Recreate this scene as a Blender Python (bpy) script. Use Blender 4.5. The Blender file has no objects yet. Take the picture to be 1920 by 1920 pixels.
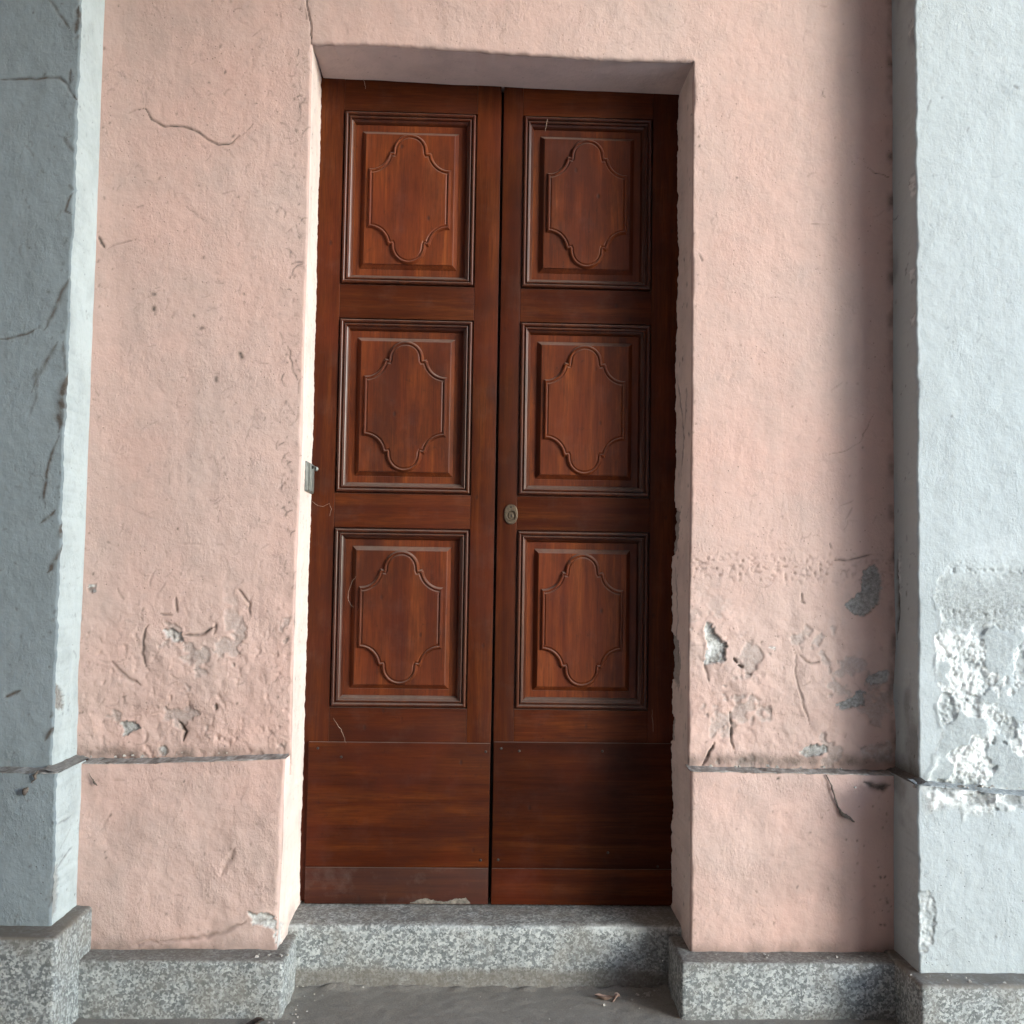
import bpy, bmesh, math, random
import numpy as np
from mathutils import Vector, Matrix

# ------------------------------------------------------------------ scene, camera, sky, sun
SC = bpy.context.scene
COL = SC.collection
SC.render.engine = 'CYCLES'
SC.cycles.use_denoising = True
SC.cycles.max_bounces = 10
SC.cycles.diffuse_bounces = 6
SC.view_settings.view_transform = 'Standard'
SC.view_settings.look = 'None'
SC.view_settings.gamma = 1.0
SC.view_settings.use_curve_mapping = False
SC.view_settings.exposure = 2.46

def cam_axes(yaw, pitch, roll):
    f = Vector((math.sin(yaw)*math.cos(pitch), math.cos(yaw)*math.cos(pitch), math.sin(pitch)))
    r = Vector((math.cos(yaw), -math.sin(yaw), 0)); u = r.cross(f)
    c, s = math.cos(roll), math.sin(roll)
    return c*r + s*u, -s*r + c*u, f
cd = bpy.data.cameras.new('camera'); cam = bpy.data.objects.new('camera', cd); COL.objects.link(cam)
r_, u_, f_ = cam_axes(0.03136174, 0.0529951, 0.01581222)
m = Matrix((r_, u_, -f_)).transposed().to_4x4(); m.translation = Vector((0, -2.9, 1.19))
cam.matrix_world = m
cd.lens = 36; cd.sensor_width = 36; cd.clip_start = .05; cd.clip_end = 500
SC.camera = cam

SUN_EL, SUN_AZ = math.radians(14), math.radians(39)     # the azimuth is measured from the wall, towards the street side
S = Vector((math.cos(SUN_EL)*math.cos(SUN_AZ), -math.cos(SUN_EL)*math.sin(SUN_AZ), math.sin(SUN_EL)))
w = bpy.data.worlds.new('World'); SC.world = w; w.use_nodes = True
nt = w.node_tree; bg = nt.nodes['Background']
sky = nt.nodes.new('ShaderNodeTexSky'); sky.sky_type = 'NISHITA'; sky.sun_disc = False
sky.sun_rotation = math.atan2(S.x, S.y)
sky.sun_elevation = SUN_EL
sky.dust_density = .6; sky.air_density = 1.0; sky.ozone_density = 1.5
hs = nt.nodes.new('ShaderNodeHueSaturation'); hs.inputs['Saturation'].default_value = .8
nt.links.new(sky.outputs[0], hs.inputs['Color']); tint = nt.nodes.new('ShaderNodeMixRGB'); tint.blend_type = 'MULTIPLY'; tint.inputs[0].default_value = 1; tint.inputs[2].default_value = (.87, 1.0, 1.12, 1)
nt.links.new(hs.outputs[0], tint.inputs[1]); nt.links.new(tint.outputs[0], bg.inputs['Color'])
bg.inputs['Strength'].default_value = .15
sd = bpy.data.lights.new('sun', 'SUN'); sd.energy = 0.48; sd.angle = math.radians(16); sd.color = (1, .985, .96)
so = bpy.data.objects.new('sun', sd); COL.objects.link(so)
so.rotation_euler = (-S).to_track_quat('-Z', 'Y').to_euler(); so.location = (6, -5, 4)

# ------------------------------------------------------------------ helpers
rng = random.Random(11)
LOC = {}
def link(o, parent=None):
    COL.objects.link(o)
    if parent is not None: o.parent = parent
    return o
def thing(name, label, cat, loc, group=None):
    o = bpy.data.objects.new(name, None); o.location = loc; o.empty_display_size = .1
    o['label'] = label; o['category'] = cat
    if group: o['group'] = group
    LOC[o] = Vector(loc)
    return link(o)
def tag(o, label=None, cat=None, group=None, kind=None):
    for k, v in (('label', label), ('category', cat), ('group', group), ('kind', kind)):
        if v: o[k] = v
    return o
def mk(name, V, Fc, mat, parent=None, smooth=False, attrs=None, loc=None):
    """vertices are given in world metres; the object sits at loc (or with its parent)"""
    V = np.asarray(V, float).reshape(-1, 3)
    base = LOC.get(parent, Vector((0, 0, 0))) if parent is not None else Vector(loc or (0, 0, 0))
    V = V - np.array(base)
    me = bpy.data.meshes.new(name)
    if isinstance(Fc, np.ndarray):
        n = len(Fc)
        me.vertices.add(len(V)); me.vertices.foreach_set('co', V.astype(np.float32).ravel())
        me.loops.add(n*4); me.loops.foreach_set('vertex_index', Fc.astype(np.int32).ravel())
        me.polygons.add(n); me.polygons.foreach_set('loop_start', np.arange(0, n*4, 4, dtype=np.int32))
        me.update(calc_edges=True)
    else:
        me.from_pydata(V.tolist(), [], Fc)
    if smooth: me.polygons.foreach_set('use_smooth', np.ones(len(me.polygons), bool))
    if attrs is not None:
        a = me.attributes.new('wear', 'FLOAT_COLOR', 'POINT')
        a.data.foreach_set('color', np.clip(attrs, 0, 1).astype(np.float32).ravel())
    me.validate(); me.update()
    me.materials.append(mat)
    o = bpy.data.objects.new(name, me)
    if parent is None: o.location = base
    LOC[o] = base
    return link(o, parent)

# value noise in numpy
def _h(ix, iy, s):
    n = (ix.astype(np.int64)*374761393 + iy.astype(np.int64)*668265263 + s*1442695041) & 0xffffffff
    n = ((n ^ (n >> 13))*1274126177) & 0xffffffff
    return ((n ^ (n >> 16)) & 0xffffff)/float(0xffffff)
def vn(x, y, s=0):
    x = np.asarray(x, float); y = np.asarray(y, float)
    ix = np.floor(x); iy = np.floor(y); fx = x-ix; fy = y-iy
    fx = fx*fx*(3-2*fx); fy = fy*fy*(3-2*fy)
    a = _h(ix, iy, s); b = _h(ix+1, iy, s); c = _h(ix, iy+1, s); d = _h(ix+1, iy+1, s)
    return (a+(b-a)*fx)*(1-fy)+(c+(d-c)*fx)*fy
def fbm(x, y, sc, octv=4, s=0, gain=.5):
    t = 0; a = 1; n = 0
    for k in range(octv):
        t = t + a*(vn(x*sc+17.3*k, y*sc-9.1*k, s+k*7)*2-1); n += a; a *= gain; sc *= 2.03
    return t/n
def sstep(a, b, x):
    t = np.clip((x-a)/(b-a), 0, 1); return t*t*(3-2*t)
def curve(pts, by=1):
    """polyline as a function: by=1 gives x(z), by=0 gives z(x)"""
    p = sorted(pts, key=lambda q: q[by]); k = [q[by] for q in p]; v = [q[1-by] for q in p]
    return lambda t: np.interp(t, k, v)

def wiggle(pts, amp=.004, n=4, seed=0):
    R = random.Random(seed); out = []
    for (a, b), (c, d) in zip(pts, pts[1:]):
        L = math.hypot(c-a, d-b); k = max(1, min(n, int(L/.012)))
        for i in range(k):
            t = i/k; j = amp if i else 0
            out.append((a+(c-a)*t+R.uniform(-j, j), b+(d-b)*t+R.uniform(-j, j)))
    out.append(pts[-1]); return np.array(out)
def seg_dist(P, pts):
    A = pts[:-1][None]; B = pts[1:][None]; d = B-A
    t = np.clip(((P[:, None]-A)*d).sum(-1)/np.maximum((d*d).sum(-1), 1e-12), 0, 1)
    q = A+d*t[..., None]; D = np.sqrt(((P[:, None]-q)**2).sum(-1)); j = D.argmin(1)
    n = len(pts)-1
    return D.min(1), (j+t[np.arange(len(P)), j])/n
def in_poly(P, poly):
    x, y = P[:, 0], P[:, 1]; c = np.zeros(len(P), bool); n = len(poly)
    for i in range(n):
        (xa, ya), (xb, yb) = poly[i], poly[i-1]
        hit = ((ya > y) != (yb > y)) & (x < (xb-xa)*(y-ya)/((yb-ya) or 1e-9)+xa)
        c ^= hit
    return c

class Field:
    """relief and wear of one rendered surface, traced in its own metres"""
    def __init__(s): s.strokes = []; s.patches = []
    def stroke(s, pts, wd=.003, depth=.002, dirt=.7, seed=None, amp=.003, taper=True):
        s.strokes.append((wiggle(pts, amp, 5, len(s.strokes) if seed is None else seed), wd, depth, dirt, taper))
    def patch(s, pts, depth=.003, bare=1, white=0, dirt=0, soft=.0016, rag=.008, rough=.003):
        s.patches.append((pts, depth, bare, white, dirt, soft, rag, rough))
    def hairs(s, n, box, seed, dirt=(.12, .4), length=(.012, .05), wd=(.0012, .0025), ang=None, depth=.0004):
        R = random.Random(seed)
        for i in range(n):
            x = R.uniform(box[0], box[1]); z = R.uniform(box[2], box[3]); a = R.uniform(0, 6.28) if ang is None else R.gauss(ang, .5)
            L = R.uniform(*length); k = R.randint(3, 5); p = [(x, z)]
            cur = R.uniform(-.6, .6)
            for j in range(k):
                x += L/k*math.cos(a); z += L/k*math.sin(a); a += cur+R.uniform(-.25, .25); p.append((x, z))
            s.stroke(p, R.uniform(*wd), depth, R.uniform(*dirt), amp=.001)
    def specks(s, n, box, seed, dirt=(.3, .8), size=(.0015, .004)):
        R = random.Random(seed)
        for i in range(n):
            x = R.uniform(box[0], box[1]); z = R.uniform(box[2], box[3]); r = R.uniform(*size)
            s.stroke([(x, z), (x+R.uniform(-1, 1)*r, z+R.uniform(-2, 2)*r)], r, R.uniform(-.0008, .0015), R.uniform(*dirt), taper=False, amp=0)
    def ev(s, A, B):
        sh = A.shape; a = A.ravel(); b = B.ravel(); H = np.zeros(len(a)); W = np.zeros((len(a), 4))
        for pts, wd, depth, dirt, taper in s.strokes:
            mg = wd*3; lo = pts.min(0)-mg; hi = pts.max(0)+mg
            i = np.nonzero((a > lo[0]) & (a < hi[0]) & (b > lo[1]) & (b < hi[1]))[0]
            if not len(i): continue
            D, t = seg_dist(np.stack([a[i], b[i]], 1), pts)
            g = wd*(np.clip(np.minimum(t, 1-t)*5, .25, 1) if taper else 1)
            f = np.exp(-(D/g)**2)
            H[i] -= depth*f; W[i, 0] = np.maximum(W[i, 0], dirt*f*np.clip(1.05+.9*fbm(a[i], b[i], 55, 3, 33), .3, 1.25))
        for pts, depth, bare, white, dirt, soft, rag, rough in s.patches:
            q = np.array(pts); mg = rag*3+soft*3; lo = q.min(0)-mg; hi = q.max(0)+mg
            i = np.nonzero((a > lo[0]) & (a < hi[0]) & (b > lo[1]) & (b < hi[1]))[0]
            if not len(i): continue
            P = np.stack([a[i], b[i]], 1); D, _ = seg_dist(P, np.vstack([q, q[:1]]))
            sd_ = np.where(in_poly(P, pts), D, -D)+rag*fbm(P[:, 0], P[:, 1], 110, 4, 5, .6)+rag*.8*fbm(P[:, 0], P[:, 1], 34, 2, 9)
            f = sstep(-soft, soft, sd_)
            rim = np.exp(-((sd_+soft*1.2)/(soft*1.3))**2)
            H[i] += -depth*f+f*rough*fbm(P[:, 0], P[:, 1], 160, 3, 3)+rim*depth*.25
            W[i, 1] = np.maximum(W[i, 1], bare*f); W[i, 2] = np.maximum(W[i, 2], white*f*sstep(-.35, .15, fbm(P[:, 0], P[:, 1], 75, 4, 14))); W[i, 0] = np.maximum(W[i, 0], dirt*f)
            ed = np.exp(-((sd_-soft*.6)/(soft*.9))**2); W[i, 0] = np.maximum(W[i, 0], .5*ed*sstep(-.2, .3, fbm(P[:, 0], P[:, 1], 50, 3, 15)))
        return H.reshape(sh), W.reshape(sh+(4,))

class Acc:
    def __init__(s): s.V = []; s.F = []; s.W = []; s.n = 0
    def grid(s, X, Y, Z, W=None, flip=False):
        nu, nv = X.shape
        s.V.append(np.stack([X, Y, Z], -1).reshape(-1, 3))
        s.W.append((np.zeros((nu*nv, 4)) if W is None else W.reshape(-1, 4)))
        i = np.arange(nu*nv).reshape(nu, nv)+s.n
        q = np.stack([i[:-1, :-1], i[1:, :-1], i[1:, 1:], i[:-1, 1:]], -1).reshape(-1, 4)
        s.F.append(q[:, ::-1] if flip else q); s.n += nu*nv
    def box(s, x0, x1, y0, y1, z0, z1):
        for ax in range(3):
            for e in (0, 1):
                c = [(x0, x1), (y0, y1), (z0, z1)]
                o = [k for k in range(3) if k != ax]
                g = np.zeros((2, 2, 3))
                for i in (0, 1):
                    for j in (0, 1):
                        g[i, j, ax] = c[ax][e]; g[i, j, o[0]] = c[o[0]][i]; g[i, j, o[1]] = c[o[1]][j]
                s.grid(g[..., 0], g[..., 1], g[..., 2], flip=(e == 0) ^ (ax == 1))
    def block(s, x0, x1, y0, y1, z0, z1, r, step=.03, jit=0, seed=0, faces='xXyYzZ'):
        """a rounded block, its faces cut finely enough to be slightly uneven"""
        def axis(a, b):
            L = b-a; rr = min(r, L*.45); n = max(1, int((L-2*rr)/step))
            return np.concatenate([a+rr*np.array([0, .15, .5]), np.linspace(a+rr, b-rr, n+1), b-rr*np.array([.5, .15, 0])])
        ax = [axis(x0, x1), axis(y0, y1), axis(z0, z1)]; lo = np.array([x0, y0, z0]); hi = np.array([x1, y1, z1])
        for k in range(3):
            for e in (0, 1):
                if 'xyz'[k].upper() if False else (('xyz', 'XYZ')[e][k] not in faces): continue
                o = [q for q in range(3) if q != k]; U, Vv = np.meshgrid(ax[o[0]], ax[o[1]], indexing='ij')
                P = np.zeros(U.shape+(3,)); P[..., o[0]] = U; P[..., o[1]] = Vv; P[..., k] = (lo, hi)[e][k]
                rr = np.minimum(r, (hi-lo)*.45); q = np.clip(P, lo+rr, hi-rr); d = (P-q)/rr
                n = np.linalg.norm(d, axis=-1, keepdims=True); P = q+d/np.maximum(n, 1e-9)*rr
                if jit:
                    j = jit*fbm(P[..., 0]*1.0+P[..., 1]*.7, P[..., 2]+P[..., 1]*1.3, 22, 3, seed)
                    P = P+(d/np.maximum(n, 1e-9))*j[..., None]
                s.grid(P[..., 0], P[..., 1], P[..., 2], flip=(e == 0) ^ (k == 1))
    def make(s, name, mat, parent=None, smooth=True, wear=True, loc=None):
        return mk(name, np.concatenate(s.V), np.concatenate(s.F), mat, parent, smooth, np.concatenate(s.W) if wear else None, loc)

# ------------------------------------------------------------------ materials
def nodes(name):
    mt = bpy.data.materials.new(name); mt.use_nodes = True; n = mt.node_tree
    return mt, n, n.nodes['Principled BSDF']
def N(n, t, **k):
    q = n.nodes.new('ShaderNode'+t)
    for a, b in k.items():
        if a in q.inputs: q.inputs[a].default_value = b
        else: setattr(q, a, b)
    return q
def L(n, a, b): n.links.new(a, b)
def noise(n, vec, scale, detail=3, rough=.55, dist=0):
    q = N(n, 'TexNoise'); q.inputs['Scale'].default_value = scale; q.inputs['Detail'].default_value = detail
    q.inputs['Roughness'].default_value = rough; q.inputs['Distortion'].default_value = dist
    if vec is not None: L(n, vec, q.inputs['Vector'])
    return q.outputs['Fac']
def ramp(n, fac, stops):
    q = N(n, 'ValToRGB'); e = q.color_ramp.elements
    while len(e) < len(stops): e.new(.5)
    for el, (p, c) in zip(e, stops):
        el.position = p; el.color = (c if isinstance(c, tuple) else (c, c, c))+(1,)
    L(n, fac, q.inputs['Fac']); return q.outputs['Color']
def mix(n, fac, a, b, mode='MIX'):
    q = N(n, 'MixRGB', blend_type=mode)
    for s_, v in ((0, fac), (1, a), (2, b)):
        if isinstance(v, (int, float)): q.inputs[s_].default_value = v if s_ == 0 else (v, v, v, 1)
        elif isinstance(v, tuple): q.inputs[s_].default_value = v+(1,)
        else: L(n, v, q.inputs[s_])
    return q.outputs[0]
def math_(n, op, a, b=0.0):
    q = N(n, 'Math', operation=op)
    for s_, v in ((0, a), (1, b)):
        if isinstance(v, (int, float)): q.inputs[s_].default_value = v
        else: L(n, v, q.inputs[s_])
    return q.outputs[0]
def mapping(n, vec, scale=(1, 1, 1), rot=(0, 0, 0), loc=None):
    q = N(n, 'Mapping'); q.inputs['Scale'].default_value = scale; q.inputs['Rotation'].default_value = rot
    L(n, vec, q.inputs['Vector'])
    if loc is not None: L(n, loc, q.inputs['Location'])
    return q.outputs[0]
def bump(n, bs, layers):
    prev = None
    for h, st, d in layers:
        q = N(n, 'Bump'); q.inputs['Strength'].default_value = st; q.inputs['Distance'].default_value = d
        L(n, h, q.inputs['Height'])
        if prev is not None: L(n, prev, q.inputs['Normal'])
        prev = q.outputs[0]
    L(n, prev, bs.inputs['Normal'])
def pos(n): return N(n, 'NewGeometry').outputs['Position']

def plaster(name, base, alt, film, pale, brush=.3, bt=(1, 1, 1)):
    mt, n, bs = nodes(name); P = pos(n)
    at = N(n, 'Attribute', attribute_name='wear'); sp = N(n, 'SeparateColor'); L(n, at.outputs['Color'], sp.inputs[0])
    dirt, bare, white = sp.outputs[0], sp.outputs[1], sp.outputs[2]
    big = noise(n, P, 1.7, 4, .6); c = mix(n, ramp(n, big, [(.38, 0.), (.66, 1.)]), base, alt)
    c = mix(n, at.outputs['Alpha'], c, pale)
    mid = noise(n, P, 9, 5, .65); c = mix(n, math_(n, 'MULTIPLY', ramp(n, mid, [(.45, 0.), (.75, 1.)]), .38), c, film)
    sk = noise(n, mapping(n, P, (1, 1, .16)), 7, 5, .65); c = mix(n, math_(n, 'MULTIPLY', ramp(n, sk, [(.50, 0.), (.74, 1.)]), .30), c, film)
    sp2 = noise(n, P, 24, 6, .75); c = mix(n, math_(n, 'MULTIPLY', ramp(n, sp2, [(.60, 0.), (.72, 1.)]), .30), c, tuple(q*.62 for q in film))
    fine = noise(n, P, 70, 4, .7); c = mix(n, math_(n, 'MULTIPLY', ramp(n, fine, [(.55, 0.), (.8, 1.)]), .25), c, film)
    # pin-holes and fly specks
    vor = N(n, 'TexVoronoi', feature='F1'); vor.inputs['Scale'].default_value = 55; L(n, P, vor.inputs['Vector'])
    pick = ramp(n, vor.outputs['Color'], [(.78, 0.), (.80, 1.)])
    dot = ramp(n, vor.outputs['Distance'], [(.06, 1.), (.14, 0.)])
    hole = math_(n, 'MULTIPLY', pick, dot)
    c = mix(n, math_(n, 'MULTIPLY', hole, .5), c, (.10, .085, .075))
    # bare render under the paint, salt bloom on it
    g = noise(n, P, 120, 5, .7); bc = ramp(n, g, [(.3, (.16, .156, .147)), (.5, (.28, .275, .262)), (.72, (.41, .405, .39))])
    bc = mix(n, 1.0, bc, bt, 'MULTIPLY'); c = mix(n, bare, c, bc)
    wn = noise(n, P, 60, 4, .7); wc = ramp(n, wn, [(.3, (.46, .475, .465)), (.6, (.70, .725, .72))])
    c = mix(n, white, c, wc)
    dn = noise(n, P, 140, 4, .7)
    df = math_(n, 'MULTIPLY', dirt, math_(n, 'ADD', .55, math_(n, 'MULTIPLY', dn, .8)))
    dq = N(n, 'Clamp'); L(n, df, dq.inputs[0])
    c = mix(n, dq.outputs[0], c, (.075, .062, .052))
    L(n, c, bs.inputs['Base Color']); bs.inputs['Roughness'].default_value = .88; bs.inputs['Specular IOR Level'].default_value = .25
    st = noise(n, mapping(n, P, (1, 1, .62), (0, math.radians(32), 0)), 150, 5, .72)
    st2 = noise(n, mapping(n, P, (1, 1, .12), (0, math.radians(4), 0)), 120, 3, .6)
    lump = noise(n, P, 28, 4, .6)
    pk = N(n, 'TexVoronoi', feature='F1'); pk.inputs['Scale'].default_value = 105; L(n, mapping(n, P, (1, 1, .7), (0, math.radians(25), 0)), pk.inputs['Vector'])
    grain = math_(n, 'MULTIPLY', ramp(n, pk.outputs['Color'], [(.62, 0.), (.66, 1.)]), ramp(n, pk.outputs['Distance'], [(.0, 1.), (.42, 0.)]))
    patchy = ramp(n, noise(n, P, 6, 3, .6), [(.36, .12), (.64, 1.)])
    bump(n, bs, [(noise(n, P, 9, 4, .6), .5, .012), (lump, .55, .006), (math_(n, 'MULTIPLY', st, patchy), .68, .0038), (st2, brush, .0016), (math_(n, 'MULTIPLY', grain, patchy), .42, .0020), (math_(n, 'MULTIPLY', hole, -1.0), .6, .002)])
    return mt
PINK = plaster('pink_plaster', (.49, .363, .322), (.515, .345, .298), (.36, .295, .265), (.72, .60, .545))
BLUE = plaster('pale_blue_plaster', (.375, .412, .425), (.36, .40, .412), (.30, .33, .335), (.36, .40, .41), .3, (.90, 1.0, 1.05))
SHADEDBLUE = plaster('shaded_grey_blue_plaster', (.218, .258, .28), (.20, .24, .258), (.16, .185, .195), (.42, .475, .485))  # left pilaster: shade painted into the front tone, lit pale tone for its return
PALE = plaster('pale_fill_plaster', (.66, .54, .48), (.64, .52, .46), (.58, .48, .42), (.66, .54, .48))  # for the unseen shell, pale so that it bounces fill light

def granite():
    mt, n, bs = nodes('grey_granite'); P = pos(n)
    at = N(n, 'Attribute', attribute_name='wear'); sp = N(n, 'SeparateColor'); L(n, at.outputs['Color'], sp.inputs[0])
    wv = N(n, 'TexNoise'); wv.inputs['Scale'].default_value = 170; wv.inputs['Detail'].default_value = 3; L(n, P, wv.inputs['Vector'])
    pw = mix(n, .009, P, wv.outputs['Color'], 'ADD')
    v1 = N(n, 'TexVoronoi'); v1.inputs['Scale'].default_value = 150; L(n, pw, v1.inputs['Vector'])
    v2 = N(n, 'TexVoronoi'); v2.inputs['Scale'].default_value = 205; L(n, pw, v2.inputs['Vector'])
    a = N(n, 'SeparateColor'); L(n, v1.outputs['Color'], a.inputs[0])
    b = N(n, 'SeparateColor'); L(n, v2.outputs['Color'], b.inputs[0])
    c1 = ramp(n, a.outputs[0], [(.0, (.028, .035, .038)), (.22, (.072, .085, .09)), (.36, (.20, .222, .225)), (.62, (.315, .34, .337)), (1, (.47, .495, .485))])
    bl = ramp(n, b.outputs[1], [(.70, 0.), (.76, 1.)])
    c = mix(n, math_(n, 'MULTIPLY', bl, .9), c1, (.03, .037, .04))
    soft = noise(n, P, 45, 4, .6); c = mix(n, .30, c, ramp(n, soft, [(.3, (.22, .24, .245)), (.7, (.52, .545, .54))]))
    stn = noise(n, P, 7, 5, .65); c = mix(n, math_(n, 'MULTIPLY', ramp(n, stn, [(.48, 0.), (.72, 1.)]), .55), c, (.21, .195, .165))
    c = mix(n, sp.outputs[2], c, (.62, .66, .65))
    dn = noise(n, P, 60, 4, .7)
    df = N(n, 'Clamp'); L(n, math_(n, 'MULTIPLY', sp.outputs[0], math_(n, 'ADD', .5, math_(n, 'MULTIPLY', dn, .9))), df.inputs[0])
    c = mix(n, df.outputs[0], c, (.14, .125, .105))
    L(n, c, bs.inputs['Base Color']); bs.inputs['Roughness'].default_value = .7; bs.inputs['Specular IOR Level'].default_value = .35
    bump(n, bs, [(noise(n, P, 30, 4, .6), .4, .004), (noise(n, P, 220, 4, .7), .5, .0016)])
    return mt
GRANITE = granite()

def wood(name, vertical=True, tone=1.0, gloss=.36, spec=.14, film_=.05, fb=.22):
    mt, n, bs = nodes(name)
    co = N(n, 'TexCoord').outputs['Object']; oi = N(n, 'ObjectInfo').outputs['Random']
    off = math_(n, 'MULTIPLY', oi, 37.0); cx = N(n, 'CombineXYZ'); L(n, off, cx.inputs[0]); L(n, off, cx.inputs[2])
    sc = (1, 1, .055) if vertical else (.055, 1, 1)
    V = mapping(n, co, sc, (0, 0, 0), cx.outputs[0])
    fib = noise(n, V, 210, 5, .65, .2)
    band = noise(n, V, 26, 4, .6, .6)
    t = tone
    pore = noise(n, mapping(n, co, (1, 1, .018) if vertical else (.018, 1, 1), (0, 0, 0), cx.outputs[0]), 620, 3, .6)
    c = ramp(n, band, [(.28, (.056*t, .0105*t, .0036*t)), (.5, (.098*t, .0215*t, .0056*t)), (.74, (.165*t, .043*t, .0100*t))])
    c = mix(n, math_(n, 'MULTIPLY', ramp(n, fib, [(.44, 0.), (.62, 1.)]), .45), c, (.036*t, .0085*t, .004*t))
    c = mix(n, math_(n, 'MULTIPLY', ramp(n, pore, [(.58, 0.), (.70, 1.)]), .55), c, (.022, .007, .004))
    P = pos(n)
    bl = noise(n, mapping(n, P, (1, 1, .35) if vertical else (.35, 1, 1)), 7.5, 6, .68); c = mix(n, math_(n, 'MULTIPLY', ramp(n, bl, [(.46, 0.), (.64, 1.)]), .62), c, (.028, .0085, .0055))
    ro = noise(n, P, 3.1, 3, .6); c = mix(n, math_(n, 'MULTIPLY', ramp(n, ro, [(.45, 0.), (.7, 1.)]), .35), c, (.105, .019, .0085))
    wn_ = noise(n, P, 38, 6, .75); c = mix(n, math_(n, 'MULTIPLY', ramp(n, wn_, [(.60, 0.), (.70, 1.)]), .5), c, (.02, .008, .006))
    # little dents and knots
    vo = N(n, 'TexVoronoi'); vo.inputs['Scale'].default_value = 24; L(n, mapping(n, P, (1, 1, .6)), vo.inputs['Vector'])
    kn = math_(n, 'MULTIPLY', ramp(n, vo.outputs['Color'], [(.80, 0.), (.82, 1.)]), ramp(n, vo.outputs['Distance'], [(.05, 1.), (.16, 0.)]))
    c = mix(n, math_(n, 'MULTIPLY', kn, .75), c, (.02, .010, .008))
    pv = math_(n, 'ADD', .84, math_(n, 'MULTIPLY', oi, .32)); c = mix(n, 1.0, c, pv, 'MULTIPLY')
    # dust that has settled on upward-facing edges
    nz = N(n, 'SeparateXYZ'); L(n, N(n, 'NewGeometry').outputs['True Normal'], nz.inputs[0])
    dust = ramp(n, nz.outputs[2], [(.25, 0.), (.75, 1.)])
    dust = math_(n, 'MULTIPLY', dust, math_(n, 'ADD', .16, math_(n, 'MULTIPLY', noise(n, P, 60, 4, .7), .42)))
    c = mix(n, dust, c, (.26, .215, .185))
    film = ramp(n, noise(n, P, 13, 6, .7), [(.52, 0.), (.75, 1.)]); c = mix(n, math_(n, 'MULTIPLY', film, film_), c, (.22, .18, .16))
    L(n, c, bs.inputs['Base Color'])
    rg = math_(n, 'ADD', gloss, math_(n, 'MULTIPLY', noise(n, P, 18, 4, .6), .22)); rg = math_(n, 'ADD', rg, math_(n, 'MULTIPLY', dust, .4))
    L(n, rg, bs.inputs['Roughness']); bs.inputs['Specular IOR Level'].default_value = spec
    bump(n, bs, [(pore, fb*1.4, .0005), (fib, fb, .0008), (noise(n, P, 14, 3, .5), .22, .003), (math_(n, 'MULTIPLY', kn, -1.0), .5, .0015)])
    return mt
WOODV = wood('mahogany_upright', True, .62, .38, .10); WOODH = wood('mahogany_crosswise', False, .68, .38, .10)
WOODK = wood('mahogany_kickboard', False, .56, .36, .08, .03); WOODP = wood('mahogany_panel', True, 1.25, .34, .2)
WOODM = wood('mahogany_moulding', True, .62, .24, .34, .04, .05)
WOODG = wood('grimy_mahogany', False, .36, .5, .3, .16)

def flat(name, col, rough=.6, metal=0, var=.35, scale=80):
    mt, n, bs = nodes(name); P = pos(n)
    f = noise(n, P, scale, 4, .65)
    c = ramp(n, f, [(.3, tuple(x*(1-var) for x in col)), (.7, tuple(min(1, x*(1+var)) for x in col))])
    L(n, c, bs.inputs['Base Color']); bs.inputs['Roughness'].default_value = rough; bs.inputs['Metallic'].default_value = metal
    bump(n, bs, [(noise(n, P, scale*3, 3, .6), .3, .001)])
    return mt
METAL = flat('dull_grey_metal', (.20, .21, .195), .5, .5, .25, 60)
BRASS = flat('tarnished_brass', (.105, .078, .052), .5, .6, .35, 90)
IRON = flat('dark_iron', (.035, .028, .024), .5, .5, .4, 200)
VOID = flat('dark_keyhole', (.004, .004, .004), .9, 0, .1)
CRUMB = flat('plaster_crumb', (.33, .315, .29), .9, 0, .4, 40)
COBWEB = flat('dusty_cobweb', (.115, .095, .08), .95, 0, .4, 200)
STRAW = flat('dry_straw', (.30, .22, .17), .8, 0, .25, 120)
LEAF = flat('dead_leaf', (.22, .15, .12), .75, 0, .35, 60)
DARKLEAF = flat('rotten_leaf', (.045, .032, .026), .8, 0, .4, 60)
SCUFF = flat('old_paint_smear', (.15, .135, .115), .85, 0, .6, 70)

def concrete(name, a, b, st):
    mt, n, bs = nodes(name); P = pos(n)
    c = ramp(n, noise(n, P, 4, 5, .65), [(.35, a), (.68, b)])
    c = mix(n, math_(n, 'MULTIPLY', ramp(n, noise(n, P, 26, 5, .7), [(.45, 0.), (.7, 1.)]), .5), c, st)
    c = mix(n, .42, c, ramp(n, noise(n, P, 260, 5, .75), [(.3, tuple(x*.35 for x in a)), (.75, tuple(min(1, x*1.9) for x in b))]))
    L(n, c, bs.inputs['Base Color']); bs.inputs['Roughness'].default_value = .85
    bump(n, bs, [(noise(n, P, 45, 5, .65), .5, .004), (noise(n, P, 300, 4, .75), .8, .0025)])
    return mt
FLOOR = concrete('worn_concrete', (.145, .135, .118), (.220, .207, .184), (.098, .087, .073))
STREET = concrete('pale_paving', (.60, .60, .585), (.70, .70, .68), (.52, .52, .51))

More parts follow.
